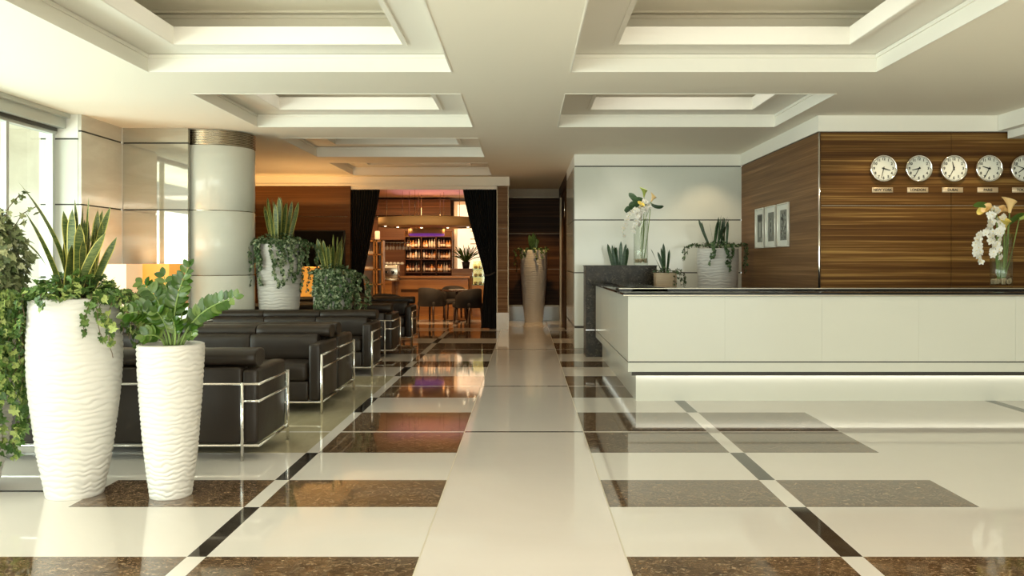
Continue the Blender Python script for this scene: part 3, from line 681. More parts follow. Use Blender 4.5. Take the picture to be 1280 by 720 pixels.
def spray(parent, pts, nfl, s, seed):
    rnd = random.Random(seed); b = MB(); pts = [Vector(p) for p in pts]
    sm = []
    for k in range(len(pts)-1):
        for t in (0,.25,.5,.75): 
            p_ = [pts[max(0,k-1)],pts[k],pts[k+1],pts[min(len(pts)-1,k+2)]]
            sm.append(.5*((2*p_[1])+(p_[2]-p_[0])*t+(2*p_[0]-5*p_[1]+4*p_[2]-p_[3])*t*t+(3*p_[1]-p_[0]-3*p_[2]+p_[3])*t**3))
    sm.append(pts[-1]); b.tube([tuple(p) for p in sm], .0035, 6, m=2)
    st = int(len(sm)*.42)
    for k in range(nfl):
        q = sm[st+int((len(sm)-1-st)*k/(nfl-1))] + Vector((rnd.uniform(-1,1)*s*.55, -s*.35+rnd.uniform(-.3,.4)*s, rnd.uniform(-.3,.3)*s))
        orchid(b, q, Vector((rnd.uniform(-.9,.9),-1,rnd.uniform(-.5,.2))), s*rnd.uniform(.8,1.1), rnd)
    b.build('orchid_spray', [M['petal_white'], M['petal_yellow'], M['zz_stem']], parent)
def calla(parent, base, tip, d, s, mt, label=None):
    b = MB(); base, tip = Vector(base), Vector(tip); d = Vector(d).normalized()
    b.tube([tuple(base), tuple(base.lerp(tip,.5)+Vector((.01,0,.0))), tuple(tip)], .006, 8, m=1)
    u = d.cross(Vector((0,1,0.3))).normalized(); w = u.cross(d); rows = []
    for k in range(8):
        t = k/7; rr = s*(.12+.10*t+.42*t**3); row = []
        for j_ in range(17):
            a = 2*PI*j_/16; lift = (1+math.cos(a))*.28*s*t*t
            row.append(tip + d*(s*t*.95+lift*.8) + (u*math.cos(a)+w*math.sin(a))*rr*(1+.25*t*math.cos(a)))
        i = len(b.v); b.v += [tuple(q) for q in row]; rows.append(i)
    for k in range(7):
        for j_ in range(16): b.f.append((rows[k]+j_,rows[k]+j_+1,rows[k+1]+j_+1,rows[k+1]+j_)); b.m.append(0); b.sm.append(True)
    b.tube([tuple(tip+d*s*.1), tuple(tip+d*s*.8)], [.006,.003], 6, m=2)
    o = b.build('calla_lily', [M[mt], M['zz_stem'], M['petal_yellow']], parent)
    if label: o['label'] = label
def bleaf(parent, base, tip, w, mt='snake_dark', bend=(0,0,-.1)):
    b = MB(); blade(b, base, tip, w, bend, twist=.4); b.build('leaf', [M[mt], M[mt]], parent)
VX = vase('tall clear glass vase of white flowers standing on the dark stone cabinet', (1.73,12.78,1.345), .108, .70, 51)
fl = empty('flower_bouquet', 'pale orchids and green lilies in the tall vase on the stone cabinet', 'flowers', (1.73,12.78,1.345))
def g(px, py, o, dy=0): v = P(px,py,o.location.y+dy)-o.location; return tuple(v)
base = (0,0,.05)
spray(fl, [base, (.0,0,.5), g(812,258,fl), g(795,262,fl,-.05), g(783,275,fl,-.08), g(779,294,fl,-.1)], 22, .042, 1)
spray(fl, [(.02,0,.05), (.03,.02,.5), g(806,252,fl), g(798,264,fl,-.12), g(794,280,fl,-.14), g(793,291,fl,-.15)], 20, .042, 2)
spray(fl, [(.02,0,.05), (.05,0,.5), g(808,262,fl), g(802,264,fl,-.1), g(800,268,fl,-.12), g(798,280,fl,-.12)], 16, .04, 3)
calla(fl, (.02,0,.05), g(805,246,fl), (.05,-.2,1), .10, 'petal_green'); calla(fl, (.04,0,.05), g(814,252,fl), (.4,-.2,.8), .09, 'petal_peach', 'peach calla lily'); calla(fl, (.0,0,.05), g(801,262,fl,-.05), (.1,-.6,.8), .09, 'petal_yellow', 'yellow calla lily')
bleaf(fl, g(803,262,fl), g(786,241,fl), .10); bleaf(fl, g(800,264,fl), g(786,255,fl,-.05), .12); bleaf(fl, g(800,264,fl), g(780,263,fl), .10); bleaf(fl, g(812,254,fl), g(830,258,fl), .05,bend=(0,0,.12)); bleaf(fl, g(808,262,fl), g(797,246,fl,.05), .10)
VY = vase('clear glass vase of white orchids and yellow lilies on the right of the counter', (5.125,9.17,1.121), .112, .58, 52)
f2 = empty('flower_bouquet', 'white orchids with yellow and peach calla lilies in the right counter vase', 'flowers', (5.125,9.17,1.121))
spray(f2, [(-.02,0,.05), (-.02,0,.45), g(1243,262,f2), g(1234,284,f2,-.08), g(1222,298,f2,-.1), g(1221,312,f2,-.1), g(1224,328,f2,-.12)], 28, .045, 4)
spray(f2, [(-.03,0,.05), (-.05,0,.4), g(1246,264,f2), g(1238,272,f2,-.1), g(1240,295,f2,-.12), g(1241,318,f2,-.13)], 26, .045, 5)
spray(f2, [(0,0,.05), (0,0,.4), g(1252,272,f2), g(1250,284,f2,-.12), g(1247,300,f2,-.13), g(1249,320,f2,-.13)], 22, .042, 6)
calla(f2, (.03,0,.05), g(1262,266,f2), (.05,-.1,1), .12, 'petal_peach', 'peach calla lily'); calla(f2, (.0,0,.05), g(1256,287,f2,-.06), (-.15,-.5,1), .105, 'petal_yellow', 'yellow calla lily')
calla(f2, (.01,.03,.05), g(1244,262,f2), (-.8,-.2,.25), .095, 'petal_peach', 'peach calla lily'); calla(f2, (.02,.03,.05), g(1262,264,f2,.05), (-.9,-.1,.3), .09, 'petal_peach', 'peach calla lily'); calla(f2, (.04,.03,.05), g(1274,274,f2,.05), (.9,-.2,.35), .13, 'petal_green'); calla(f2, (-.02,.03,.05), g(1238,264,f2,.05), (-.9,-.2,.2), .09, 'petal_yellow', 'yellow calla lily')
bleaf(f2, g(1256,284,f2), g(1282,268,f2,.05), .07, 'zz', (0,0,-.1)); bleaf(f2, g(1244,262,f2), g(1216,257,f2,.05), .06, 'zz', (0,0,-.12))
b = MB()
for (x_,y_,xt) in ((.03,0,.06),(-.03,.02,-.02),(.0,-.03,.02),(.05,.02,.04),(-.06,0,-.05)): b.tube([(x_*.6,y_,.04),(xt,y_,.55)],.006,6)
b.build('stems', M['zz_stem'], f2)

# ------------------------------------------------------------ clocks, name plates, pictures
def text_mesh(name, s, size, mt, parent, loc_, rot=(PI/2,0,0), ext=.001):
    cu = bpy.data.curves.new(name, 'FONT'); cu.body = s; cu.size = size; cu.align_x = 'CENTER'; cu.align_y = 'CENTER'; cu.extrude = ext; cu.offset = size*.03; cu.resolution_u = 3
    tmp = bpy.data.objects.new(name+'_tmp', cu); C.objects.link(tmp); bpy.context.view_layer.update()
    me = bpy.data.meshes.new_from_object(tmp.evaluated_get(bpy.context.evaluated_depsgraph_get())); bpy.data.objects.remove(tmp)
    me.materials.clear(); me.materials.append(M[mt]); o = bpy.data.objects.new(name, me); C.objects.link(o); o.parent = parent; o.location = loc_; o.rotation_euler = rot
    return o
cl = [(1103,'NEW YORK',106,194,'first wall clock from the left, above the NEW YORK plate'),
      (1147,'LONDON',257,208,'second wall clock from the left, above the LONDON plate'),
      (1190.5,'DUBAI',348,207,'middle wall clock, hour hand near twelve, on the vertical veneer seam'),
      (1234.5,'PARIS',287,207,'fourth wall clock from the left, above the PARIS plate'),
      (1278,'TOKYO',234,290,'rightmost wall clock, cut by the right photo edge')]
r = .158
for (px, city, ha, ma, lb) in cl:
    c = P(px, 211, YC)
    o = empty('wall_clock', 'round chrome-rimmed ' + lb, 'clock', (c.x, YC-.002, c.z), group='world time clocks')
    b = MB(); b.lathe([(r,0),(r+.003,.02),(r,.045),(r-.008,.052),(r-.018,.045),(r-.02,.03)],64); b.v = [(x,-z,y) for x,y,z in b.v]; b.build('rim', M['chrome'], o)
    b = MB(); b.lathe([(.001,.03),(r-.019,.03)],64,capb=False); b.v = [(x,-z,y) for x,y,z in b.v]
    for k in range(60):
        a = 2*PI*k/60; q0, q1 = (r-.028, r-.022); u = Vector((math.sin(a),0,math.cos(a))); w = Vector((math.cos(a),0,-math.sin(a)))*(.0022 if k%5 == 0 else .0009); e = Vector((0,-.0308,0))
        b.quad(u*q0-w+e,u*q1-w+e,u*q1+w+e,u*q0+w+e,m=1)
    b.build('dial', [M['clock_face'], M['ink']], o)
    for k in range(1,13):
        a = 2*PI*k/12; text_mesh('numeral', str(k), .043, 'ink', o, (math.sin(a)*(r-.046),-.032,math.cos(a)*(r-.046)))
    for nm, ang, ln, w_ in (('hour_hand',ha,.082,.0065),('minute_hand',ma,.118,.0045)):
        a = math.radians(ang); u = Vector((math.sin(a),0,math.cos(a))); w = Vector((math.cos(a),0,-math.sin(a))); e = Vector((0,-.037,0)); e2 = Vector((0,-.0345,0)); b = MB()
        for ee in (e,e2): b.quad(-u*.02-w*w_*1.2+ee, u*ln-w*w_*.6+ee, u*ln+w*w_*.6+ee, -u*.02+w*w_*1.2+ee)
        b.quad(-u*.02-w*w_*1.2+e, u*ln-w*w_*.6+e, u*ln-w*w_*.6+e2, -u*.02-w*w_*1.2+e2); b.quad(-u*.02+w*w_*1.2+e, u*ln+w*w_*.6+e, u*ln+w*w_*.6+e2, -u*.02+w*w_*1.2+e2)
        b.lathe([(.008,0),(.008,.004)],12); k0 = len(b.v)-24; b.v[k0:] = [(x,-.035-z,y) for x,y,z in b.v[k0:]]
        b.build(nm, M['ink'], o)
    pz = P(px,237.5,YC).z
    t = empty('name_plate', 'small brass name plate reading %s below its clock' % city, 'sign', (c.x, YC+.001, pz), group='city name plates')
    b = MB(); b.rbox(-.124,.124,-.008,0,-.030,.030,.002,1); b.build('plate', M['plate'], t)
    text_mesh('lettering', city, .042, 'ink', t, (0,-.009,0))
for k, (ya, yb, lb) in enumerate(((12.88,12.43,'left framed grey print, of a window-like shape, of three on the wood side wall'),(12.34,11.84,'middle framed print with dark oval figure, of three on the wood side wall'),(11.76,11.26,'right framed print with mottled grey figure, of three on the wood side wall'))):
    o = empty('picture_frame', lb, 'picture', (XS-.001,(ya+yb)/2,1.895), group='framed prints on the side wall')
    w = (ya-yb)/2-.01; h = .295
    b = MB()
    for (u0,u1,v0,v1) in ((-w,w,h-.018,h),(-w,w,-h,-h+.018),(-w,-w+.018,-h+.018,h-.018),(w-.018,w,-h+.018,h-.018)): b.rbox(-.035,0,u0,u1,v0,v1,.003,1)
    b.build('frame', M['frame_silver'], o)
    b = MB(); b.box(-.012,-.002,-w+.01,w-.01,-h+.01,h-.01); b.build('mat_board', M['paper'], o)
    b = MB(); e = -.0135
    def rect(u0,u1,v0,v1,m): b.box(e-.001*m,-.012,u0,u1,v0,v1,m-1)
    rect(-.14,.14,-.205,.205,1)
    if k == 0: rect(-.11,.11,.10,.19,2); rect(-.03,.035,-.13,.08,3); rect(-.10,-.05,-.19,-.15,3)
    elif k == 1:
        for q in range(20):
            a = 2*PI*q/20; rect(math.cos(a)*.045-.012,math.cos(a)*.045+.012,math.sin(a)*.12-.02,math.sin(a)*.12+.02,3)
        rect(-.03,.03,.0,.06,2); rect(-.04,.04,-.11,-.03,2); rect(-.02,.02,.07,.11,3)
    else:
        rr = random.Random(5)
        for q in range(34):
            u, v = rr.uniform(-.095,.095), rr.uniform(-.17,.17); rect(u-.014,u+.014,v-.018,v+.018,rr.choice((2,3)))
    b.build('print', [M['art_grey'], M['art_dark'], M['art_mid']], o)

# ------------------------------------------------------------ lamps, television
def box_lamp(loc_, w, z0_, z1_, mt, label):
    o = empty('lamp', label, 'lamp', loc_)
    b = MB(); b.box(-w,w,-w,-w+.01,z0_,z1_); b.box(-w,w,w-.01,w,z0_,z1_); b.box(-w,-w+.01,-w+.01,w-.01,z0_,z1_); b.box(w-.01,w,-w+.01,w-.01,z0_,z1_)
    b.build('lamp_shade', M[mt], o)
    b = MB(); b.lathe([(.11,0),(.11,.02),(.02,.035),(.015,z0_+.06)],24); b.tube([(-w+.01,0,z0_+.05),(w-.01,0,z0_+.05)],.005,6); b.tube([(0,-w+.01,z0_+.05),(0,w-.01,z0_+.05)],.005,6); b.build('base', M['black_matte'], o)
    b = MB(); b.lathe([(.012,z0_+.06),(.04,z0_+.12),(.03,z0_+.17),(.002,z0_+.19)],16); b.build('bulb', M['bulb'], o)
    return o
box_lamp((-4.97,10.35,0), .215, .85, 1.37, 'shade_pale', 'pale glowing box lamp left of the column, nearer the window pillar')
box_lamp((-4.66,10.86,0), .19, .85, 1.37, 'shade_orange', 'orange glowing box lamp between the pale lamp and the round column')
box_lamp((-4.0,15.75,0), .24, .60, 1.30, 'shade_orange', 'orange glowing box lamp behind the two lounge planters')
tv = empty('television', 'black flat screen television on the walnut lounge wall', 'television', (-4.23,YB-.002,1.62))
b = MB(); b.rbox(-.52,.52,-.05,0,-.36,.42,.006,2); b.build('casing', M['black_matte'], tv)
b = MB(); b.box(-.50,.50,-.053,-.05,-.34,.40); b.build('screen', M['black'], tv)

# ------------------------------------------------------------ curtains
def curtain(label, inner, outer, side):
    """inner(z)->x of free edge; outer(z)->x of wall edge"""
    b = MB(); nu, nv = 90, 60; idx = []
    for k in range(nv+1):
        z = .02 + (2.93-.02)*k/nv; row = []
        xi, xo = inner(z), outer(z); wd = abs(xi-xo)
        for j_ in range(nu+1):
            t = j_/nu; x = xo + (xi-xo)*t; amp = .045*min(1,.45+wd*.9)
            y = YB+.14 + amp*math.sin(t*PI*2*11+.6*math.sin(z*2.2)) + .02*math.sin(t*17+z*3)
            x += .008*math.sin(t*PI*2*11+1.3)
            row.append(len(b.v)); b.v.append((x,y,z))
        idx.append(row)
    for k in range(nv):
        for j_ in range(nu): b.f.append((idx[k][j_],idx[k][j_+1],idx[k+1][j_+1],idx[k+1][j_])); b.m.append(0); b.sm.append(True)
    o = empty('curtain', label, 'curtain', (0,0,0))
    c = b.build('drape', M['curtain'], o); sd = c.modifiers.new('s','SOLIDIFY'); sd.thickness = .008
    zt = 1.12 if side > 0 else 1.05
    b = MB(); xi, xo = inner(zt), outer(zt); b.tube([(xo,YB+.07,zt+.06),((xi+xo)/2,YB+.06,zt),(xi+.01*side,YB+.09,zt-.01),(xi+.01*side,YB+.19,zt),((xi+xo)/2,YB+.23,zt),(xo,YB+.22,zt+.06)],.018,8); b.build('tieback', M['fabric_dark'], o)
    return o
def X(px, D=YB+.14): return (px-CX)*D/F
def interp(tab):
    def f(z):
        py = CY+(H-z)*F/(YB+.14)
        for (a,xa),(b_,xb) in zip(tab, tab[1:]):
            if py <= b_:
                t = max(0,(py-a)/(b_-a)); return X(xa+(xb-xa)*t)
        return X(tab[-1][1])
    return f
curtain('black pleated curtain tied back at the left side of the bar opening', interp([(234,475),(260,471),(290,465),(320,459),(345,453),(370,456),(420,458)]), interp([(234,437),(345,437),(420,436)]), -1)
curtain('black pleated curtain tied back at the right side of the bar opening', interp([(234,578),(255,582),(280,588),(305,595),(330,602),(345,606),(370,604),(410,602)]), interp([(234,620),(320,620),(345,619),(370,620),(410,621)]), 1)

# ------------------------------------------------------------ bar room
ZB = 3.42
b = MB(); b.box(-7.5,-.62,20.5,29,-.1,0); struct(b.build('floor_bar', M['wood_orange'])); b = MB(); b.box(-7.5,-7.3,17.7,29,0,ZB); struct(b.build('wall_bar_left', M['bar_wall'])); b = MB(); b.box(-.76,-.62,20.41,29,0,ZB); struct(b.build('wall_bar_right', M['bar_wall']))
b = MB(); b.box(-7.5,-.6,17.85,29,ZB,ZB+.1); b.box(-7.5,-.6,17.82,17.9,2.96,ZB+.1); struct(b.build('ceiling_bar', M['bar_paint']))
b = MB(); b.box(-7.5,-1.0,28,28.2,0,ZB,0); b.box(-7.5,-2.35,26.6,27.4,2.85,3.34,1); b.box(-7.5,-2.3,27.4,28,2.1,2.75,0); struct(b.build('wall_bar_back', [M['bar_wall'], M['wood_dark']]))
# bright window with blind at the right of the bar
wv = struct(MB().box(-2.26,-2.16,26.9,27.0,0,3.3).box(-2.16,-.8,26.9,27.0,0,1.1).box(-2.16,-.8,26.9,27.0,3.2,3.3).build('window_3', M['trim']))
MB().box(-2.16,-.8,26.97,27.0,1.1,3.2).build('blind', M['bar_window'], wv)
b = MB()
for z in (1.95,2.1,2.35): b.box(-1.75,-1.4,26.95,26.965,z,z+.03)
b.build('blind_slats', M['art_mid'], wv)
# shelf unit with bottles
sh = empty('bottle_shelf', 'dark back-bar shelf unit filled with bottles at the rear of the bar', 'shelf', (-3.0,26.3,0))
b = MB(); b.box(-.75,.72,.3,.34,.9,2.35); 
for x in (-.75,-.24,.22,.70): b.box(x,x+.03,0,.3,.9,2.35)
b.build('frame', M['wood_dark'], sh)
for z in (1.08,1.48,1.82,2.19): b = MB(); b.box(-.73,.71,0,.3,z-.03,z); b.build('shelf_board', M['wood_leg'], sh)
kinds = []
def bottle(kind):
    o = empty('bottle', 'liquor bottle standing on the back-bar shelves among many others', 'bottle', group='bottles on the back-bar shelves')
    h = (.28,.25,.30)[kind]; r_ = (.036,.045,.034)[kind]; mt = ('bottle_glass','bottle_amber','bottle_clear')[kind]
    b = MB(); b.lathe([(r_,0),(r_,h*.6),(r_*.35,h*.74),(r_*.33,h*.95)],12,capt=True); b.build('glass', M[mt], o)
    b = MB(); b.lathe([(r_*.4,h*.95),(r_*.4,h)],10,capt=True); b.build('cap', M['art_dark'], o)
    b = MB(); b.lathe([(r_+.001,h*.18),(r_+.001,h*.45)],12,capb=False); b.build('label_band', M['label'], o)
    return o
proto = [bottle(k) for k in range(3)]; used = [0,0,0]; rnd = random.Random(77)
for z in (1.08,1.48,1.82):
    for k in range(15):
        kd = rnd.randrange(3); o = proto[kd] if not used[kd] else copytree(proto[kd]); used[kd] = 1
        x = (-.66+k*.088) if k < 5 else (-.155+(k-5)*.083) if k < 10 else (.305+(k-10)*.083)
        o.location = (-3.0+x, 26.38+rnd.uniform(0,.11), z+.001)
# bars
bc = empty('bar_counter', 'cherry wood bar counter below the bottle shelves', 'counter', (-3.05,22.2,0))
b = MB(); b.box(-.55,1.55,0,.6,0,.96); b.build('body', M['wood_orange'], bc); b = MB(); b.box(-.6,1.6,-.06,.66,.97,1.02); b.build('top', M['wood_orange'], bc)
b = MB(); b.box(-.2,1.2,-.005,0,.60,.68); b.build('recess', M['wood_dark'], bc)
b2 = empty('side_counter', 'low cherry wood service counter with open shelf left of the bar', 'counter', (-3.9,21.6,0))
b = MB(); b.box(-.5,-.3,0,.5,0,.84); b.box(.15,.5,0,.5,0,.84); b.box(-.3,.15,.4,.5,0,.84); b.box(-.5,.5,-.02,.5,.84,.9); b.box(-.3,.15,0,.4,.0,.58); b.build('body', M['wood_orange'], b2)
o = empty('teapot', 'pale round teapot in the open shelf of the service counter', 'teapot', (-3.95,21.75,.58)); b = MB(); b.lathe([(.03,0),(.07,.05),(.07,.09),(.03,.14),(.001,.16)],20); b.build('body', M['white_china'], o); b = MB(); b.tube([(.06,0,.06),(.11,0,.1),(.12,0,.13)],[.012,.009,.007],8); b.build('spout', M['white_china'], o)
# espresso machine
em = empty('espresso_machine', 'steel espresso machine with cups on top on the service counter', 'coffee machine', (-3.28,22.5,1.02))
b = MB(); b.rbox(-.31,.31,-.05,.3,.08,.42,.02,2); b.rbox(-.31,.31,-.12,.3,0,.07,.01,1); b.build('body', M['steel'], em)
for x in (-.18,.0,.18): b = MB(); b.lathe([(.035,.2),(.035,.26)],16,c=(x,-.09),capt=True); b.tube([(x,-.09,.22),(x,-.24,.2)],.011,8); b.build('group_head', M['black'], em)
b = MB(); b.box(-.29,.29,-.055,-.05,.34,.40); b.build('panel', M['paper'], em)
em.location = (-3.57,21.81,.9)
cup = None
for k in range(8):
    if cup is None:
        cup = empty('coffee_cup', 'white coffee cup upside down on the espresso machine', 'cup', group='cups on the espresso machine'); b = MB(); b.lathe([(.04,0),(.036,.04),(.022,.06)],16,capt=True); b.build('bowl', M['white_china'], cup); b = MB(); b.tube([(.036,0,.015),(.055,0,.02),(.05,0,.04),(.032,0,.045)],.005,6); b.build('handle', M['white_china'], cup); o = cup
    else: o = copytree(cup)
    o.location = (-3.86+k*.095, 21.98, 1.325)
# dark equipment at far left of service counter
o = empty('coffee_grinder', 'black coffee grinder left of the espresso machine', 'coffee grinder', (-4.12,21.85,.9)); b = MB(); b.rbox(-.1,.1,-.1,.12,0,.36,.02,2); b.build('body', M['black'], o); b = MB(); b.lathe([(.05,.36),(.1,.5),(.1,.56)],20,capt=True); b.build('hopper', M['bottle_glass'], o)
# hanging glasses rack
rk = empty('glass_rack', 'hanging rack above the bar holding rows of stemmed glasses', 'rack', (-3.75,24.5,1.95)); b = MB(); b.box(-.55,.45,-.15,.15,-.02,0); b.tube([(-.5,0,0),(-.5,0,ZB-1.95)],.008,6); b.tube([(.4,0,0),(.4,0,ZB-1.95)],.008,6); b.build('frame', M['steel'], rk)
wg = None
for k in range(11):
    if wg is None:
        wg = empty('wine_glass', 'stemmed glass hanging upside down from the bar rack', 'glass', group='glasses hanging in the bar rack'); b = MB(); b.lathe([(.03,0),(.004,-.01),(.004,-.08),(.038,-.11),(.04,-.15),(.032,-.19)],14,capb=True); b.build('glass', M['bottle_clear'], wg); o = wg
    else: o = copytree(wg)
    o.location = (-4.25+k*.092, 24.5-.05*(k%2), 1.93)
# suspended ring canopies
rc1 = empty('ceiling_canopy', 'large round cream canopy with small spotlights hanging over the bar', 'canopy', (-2.65,23.6,2.36))
b = MB(); R1 = 1.42; b.lathe([(R1-.05,0),(R1,0),(R1,.24),(R1-.04,.24),(R1-.04,.03)],72,capb=False); b.lathe([(.001,.03),(R1-.04,.03)],72,capb=False); b.build('shell', M['canopy'], rc1)
for k in range(10):
    a = 2*PI*k/10; b = MB(); b.lathe([(.035,-.004),(.03,-.012),(.001,-.012)],12,c=(math.cos(a)*(R1-.18),math.sin(a)*(R1-.18)),z=.03); b.build('spotlight', M['bulb'], rc1)
for k in range(6):
    a = 2*PI*k/6+.3; b = MB(); b.tube([(math.cos(a)*1.2,math.sin(a)*1.2,.04),(math.cos(a)*1.2,math.sin(a)*1.2,ZB-2.36)],.007,6); b.build('suspension_rod', M['steel'], rc1)
rc2 = empty('ceiling_canopy', 'small round canopy with purple lit rim hanging in front of the bottles', 'canopy', (-2.93,25.2,2.16))
b = MB(); b.lathe([(.52,.06),(.53,.07),(.53,.21),(.50,.21)],48,capb=False,capt=True); b.build('shell', M['canopy'], rc2); b = MB(); b.lathe([(.001,0),(.52,0),(.53,.06)],48,capb=False); b.build('lit_rim', M['purple_led'], rc2)
for k in range(3): a = 2*PI*k/3; b = MB(); b.tube([(math.cos(a)*.4,math.sin(a)*.4,.2),(math.cos(a)*.4,math.sin(a)*.4,ZB-2.16)],.007,6); b.build('suspension_rod', M['steel'], rc2)
# palm in pot on a ledge at the window
b = MB(); b.box(-2.1,-1.2,24.2,24.8,0,1.16); b.box(-2.14,-1.16,24.16,24.84,1.16,1.2); tag(b.build('window_ledge', M['wood_orange']), 'wooden ledge cabinet carrying the potted palm by the bright bar window', 'cabinet')
pp = empty('potted_palm', 'small palm in a black pot in front of the bright bar window', 'plant', (-1.71,24.4,1.2))
b = MB(); b.lathe([(.09,0),(.12,.2),(.11,.2),(.1,.17),(.001,.17)],20); b.build('pot', M['black_matte'], pp)
b = MB(); rnd = random.Random(5)
for k in range(60):
    a = rnd.uniform(0,6.28); l = rnd.uniform(.2,.48); e = rnd.uniform(.15,.55)
    blade(b, (0,0,.16), (math.cos(a)*l, math.sin(a)*l, .16+e), .024, (math.cos(a)*-.1,math.sin(a)*-.1,-.25), n=6, twist=rnd.uniform(-1,1))
b.build('fronds', [M['zz'], M['zz']], pp)
# pastry display, lit
pd = empty('pastry_display', 'lit glass pastry display glowing yellow beside the right curtain', 'display case', (-1.10,21.5,0))
b = MB(); b.box(-.25,.25,0,.45,0,.8); b.build('base', M['wood_orange'], pd); b = MB(); b.box(-.25,.25,.42,.45,.8,1.42); b.build('lit_back', M['food_glow'], pd)
for z in (.82,1.02,1.22): b = MB(); b.box(-.25,.25,.02,.42,z-.012,z); b.build('shelf_board', M['steel'], pd)
b = MB(); b.box(-.25,.25,0,.006,.8,1.42); b.build('glass_front', M['glass'], pd)
pa = None
for z in (.82,1.02,1.22):
    for k in range(4):
        if pa is None: b = MB(); b.rbox(-.045,.045,-.05,.05,0,.07,.025,3); pa = b.build('pastry', M['bread']); tag(pa, 'small brown pastry lying in the lit display case', 'pastry', 'pastries in the display case'); o = pa
        else: o = pa.copy(); C.objects.link(o)
        o.location = (-1.10-.17+k*.115, 21.7, z+.0005)
# wine rack at the left of the opening
wr = empty('wine_rack', 'tall timber and glass wine rack beside the left curtain', 'shelf', (-3.55,20.0,0))
b = MB()
for x in (-.45,-.03,.03,.16): b.box(x,x+.035,0,.3,0,1.9)
for z in (.5,.85,1.2,1.55,1.87): b.box(-.45,.19,.0,.3,z,z+.03)
b.build('frame', M['wood_orange'], wr); b = MB(); b.box(-.42,.16,.28,.29,.05,1.85); b.build('back_panel', M['label'], wr)
o = empty('lantern', 'small pale lantern on top of the wine rack post', 'lantern', (-3.50,20.1,1.9)); b = MB(); b.lathe([(.05,.02),(.06,.05),(.06,.2),(.05,.22)],16,capt=True); b.build('shade', M['shade_pale'], o); b = MB(); b.lathe([(.065,0),(.065,.02)],16,capt=True); b.build('base', M['black_matte'], o)
# tub chairs and table
def tub(label, loc_, rz):
    o = empty('tub_chair', label, 'chair', loc_, rz, group='dark tub chairs in the bar')
    b = MB(); n = 22; A = 2.1; rows = []
    for k in range(n+1):
        a = -A + 2*A*k/n; hh = .80 - .16*(abs(a)/A)**2.2; r0, r1 = .25, .31
        d = (math.sin(a), math.cos(a)); rows.append(len(b.v)); zb = .36
        b.v += [(d[0]*r0,d[1]*r0,zb),(d[0]*r0,d[1]*r0,hh-.02),(d[0]*(r0+.03),d[1]*(r0+.03),hh),(d[0]*r1,d[1]*r1,hh-.02),(d[0]*r1,d[1]*r1,zb)]
    for k in range(n):
        for j_ in range(5): b.f.append((rows[k]+j_,rows[k]+(j_+1)%5,rows[k+1]+(j_+1)%5,rows[k+1]+j_)); b.m.append(0); b.sm.append(True)
    b.f.append(tuple(rows[0]+q for q in range(5))); b.m.append(0); b.sm.append(False); b.f.append(tuple(rows[-1]+q for q in range(5))[::-1]); b.m.append(0); b.sm.append(False)
    b.build('backrest', M['fabric_dark'], o)
    b = MB(); b.rbox(-.25,.25,-.28,.24,.36,.48,.04,3); b.build('seat', M['fabric_dark'], o)
    for sx in (-1,1):
        for sy in (-1,1): b = MB(); b.tube([(sx*.21,sy*.21,.37),(sx*.225,sy*.225,0)],[.028,.022],8); b.build('leg', M['wood_leg'], o)
    return o
c1 = tub('dark tub chair standing left of the bar table', (-2.2,19.9,0), 2.6)
for lb, lc, rz in (('dark tub chair at the bar table, right, partly behind the curtain', (-1.3,19.25,0), -2.2), ('dark tub chair facing the viewer beyond the bar table', (-1.75,20.95,0), .3),
                   ('dark tub chair standing just behind the farthest sofa', (-2.62,16.3,0), 2.9), ('dark tub chair left of the others behind the farthest sofa', (-3.3,16.5,0), 3.3)):
    o = copytree(c1); o.location = lc; o.rotation_euler = (0,0,rz); o['label'] = lb
tb = empty('bar_table', 'small dark round table between the tub chairs in the bar', 'table', (-1.62,20.05,0)); b = MB(); b.lathe([(.33,.70),(.34,.715),(.33,.73)],32,capt=True); b.build('tabletop', M['wood_leg'], tb); b = MB(); b.lathe([(.2,0),(.2,.02),(.03,.04),(.03,.70)],24); b.build('pedestal', M['wood_leg'], tb)
o = None
for k in range(3):
    if o is None: b = MB(); b.lathe([(.05,0),(.09,.015),(.088,.018),(.001,.006)],24); o = b.build('plate', M['white_china']); tag(o, 'white plate lying on the small bar table', 'plate', 'plates on the bar table')
    else: o = o.copy(); C.objects.link(o)
    o.location = (-1.72+k*.14, 19.95+(k%2)*.16, .731)

# ------------------------------------------------------------ lights and world
def area(name, loc_, rot, sx, sy, e, col=(1,1,1), spread=PI):
    l = bpy.data.lights.new(name, 'AREA'); l.shape = 'RECTANGLE'; l.size = sx; l.size_y = sy; l.energy = e; l.color = col; l.spread = spread
    o = bpy.data.objects.new(name, l); C.objects.link(o); o.location = loc_; o.rotation_euler = rot; return o
def point(name, loc_, e, col, r_=.1):
    l = bpy.data.lights.new(name, 'POINT'); l.energy = e; l.color = col; l.shadow_soft_size = r_; o = bpy.data.objects.new(name, l); C.objects.link(o); o.location = loc_; return o
def spot(name, loc_, rot, e, col, size=1.2, blend=.7, r_=.05):
    l = bpy.data.lights.new(name, 'SPOT'); l.energy = e; l.color = col; l.spot_size = size; l.spot_blend = blend; l.shadow_soft_size = r_; o = bpy.data.objects.new(name, l); C.objects.link(o); o.location = loc_; o.rotation_euler = rot; return o
area('daylight_left', (-8.0,1.5,1.2), (0,-(PI/2+.24),0), 2.8, 15, 1050, (.96,1,.96))
area('daylight_front', (.8,-8.3,1.2), (PI/2+.32,0,0), 12.6, 2.4, 570, (1,.95,.885))
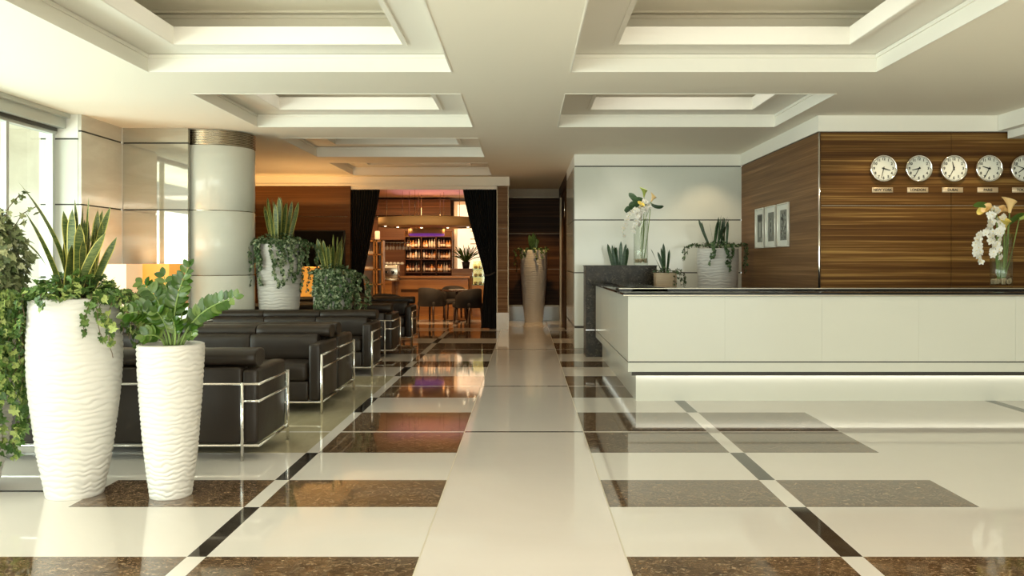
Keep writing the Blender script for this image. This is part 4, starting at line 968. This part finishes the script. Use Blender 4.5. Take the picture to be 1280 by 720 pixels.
for x in (-2.07,1.81):
    for (y0,y1) in RY[:2]+[(1.9,4.35)]: area('coffer_fill', (x,(y0+y1)/2,3.66), (0,0,0), 1.7, (y1-y0)-.9, 7, (1,.95,.84))  # added fill inside the coffers, no fixtures there
    for y in (-1,-4): area('overhead_fill', (x,y,3.13), (0,0,0), 1.6, 1.6, 150, (1,.95,.84))  # unseen fill added behind the camera, bounces off the floor
# warm lamps and cove, then spots partly added as fill
for lx, ly, lz, e in ((-4.97,10.35,1.3,3.0),(-4.66,10.86,1.3,4.0),(-4.0,15.75,1.2,22)): area('lamp_light', (lx,ly,lz), (PI,0,0), .3, .3, e, (1,.55,.2))
area('cove_light', (-5.3,17.2,2.6), (PI*.92,0,0), 3.4, .12, 9, (1,.52,.16))
spot('warm_spot', (.2,19.0,3.1), (.25,0,0), 170, (1,.62,.25), 1.5)
spot('warm_spot', (.1,16.4,3.12), (0,0,0), 40, (1,.68,.34), 1.9)
for (x,y) in ((4.1,9.5),(5.1,9.5),(6.1,9.5)): spot('warm_spot', (x,y,3.12), (.18,0,0), 32, (1,.80,.50), 1.7)
spot('warm_spot', (2.9,13.1,3.12), (.3,0,0), 30, (1,.78,.5), 1.5)
spot('warm_spot', (1.7,12.6,3.0), (.6,0,0), 42, (1,.95,.8), 2.0, 1., .35)  # added spot, brightens the white back wall
for (x,y) in ((-4.6,14.9),(-.3,14.6),(-.3,11.4),(-4.6,12.9)): spot('warm_spot', (x,y,3.12), (.2,0,0), 45, (1,.66,.30), 1.9)  # added spots, warm up the lounge beam, ceiling and floor
area('counter_strip', (4.1,8.52,.275), (PI/2,0,0), 6.0, .025, 3.8, (1,.95,.82))
area('counter_strip', (1.075,10.4,.275), (0,-PI/2,0), .025, 3.8, .8, (.95,1,.9))
for x, y in ((-4.6,20),(-2.8,20),(-1.4,20.3),(-4.6,22.8),(-2.6,23),(-1.6,23.4),(-3.6,25.3),(-2.4,25.3)): spot('bar_fill', (x,y,3.36), (.15,0,0), 80, (1,.64,.32), 1.9, .8, .04)  # added spots for the general warm brightness of the bar
for x in (-4.2,-2.6,-1.2): spot('bar_fill', (x,18.2,3.3), (.75,0,0), 190, (1,.64,.32), 1.7, .9, .04)  # added spots aimed forward, brighten counter front and chairs
area('bar_fill', (-3.2,25.2,2.8), (.6,0,0), 3, .8, 110, (1,.55,.25))  # added fill towards the bottle shelves
spot('bar_fill', (-2.6,18.2,2.9), (1.5,0,0), 70, (1,.75,.42), .7, .8, .04)  # added spot, brightens the canopy rim
area('purple_cove', (-2.6,24.5,3.2), (PI,0,0), 2.5, 2.5, 9, (.85,.45,.9))
w = bpy.data.worlds.new('sky'); scn.world = w; w.use_nodes = True
bg = w.node_tree.nodes['Background']; bg.inputs['Color'].default_value = (.86,.95,.93,1); bg.inputs['Strength'].default_value = 1.1

# ------------------------------------------------------------ camera
cd = bpy.data.cameras.new('camera'); cam = bpy.data.objects.new('camera', cd); C.objects.link(cam)
cam.location = (0,0,H); cam.rotation_euler = (PI/2,0,0); cd.sensor_width = 36; cd.lens = F/1280*36
cd.shift_x = (640-CX)/1280; cd.shift_y = -(360-CY)/1280; cd.clip_start = .05; cd.clip_end = 200
scn.camera = cam
vs = scn.view_settings; vs.view_transform = 'Standard'; vs.look = 'None'; vs.gamma = 1; vs.exposure = .12; vs.use_curve_mapping = False
scn.cycles.max_bounces = 8; scn.cycles.diffuse_bounces = 5; scn.cycles.glossy_bounces = 5; scn.cycles.transparent_max_bounces = 10
scn.cycles.caustics_reflective = False; scn.cycles.caustics_refractive = False; scn.cycles.sample_clamp_indirect = 6
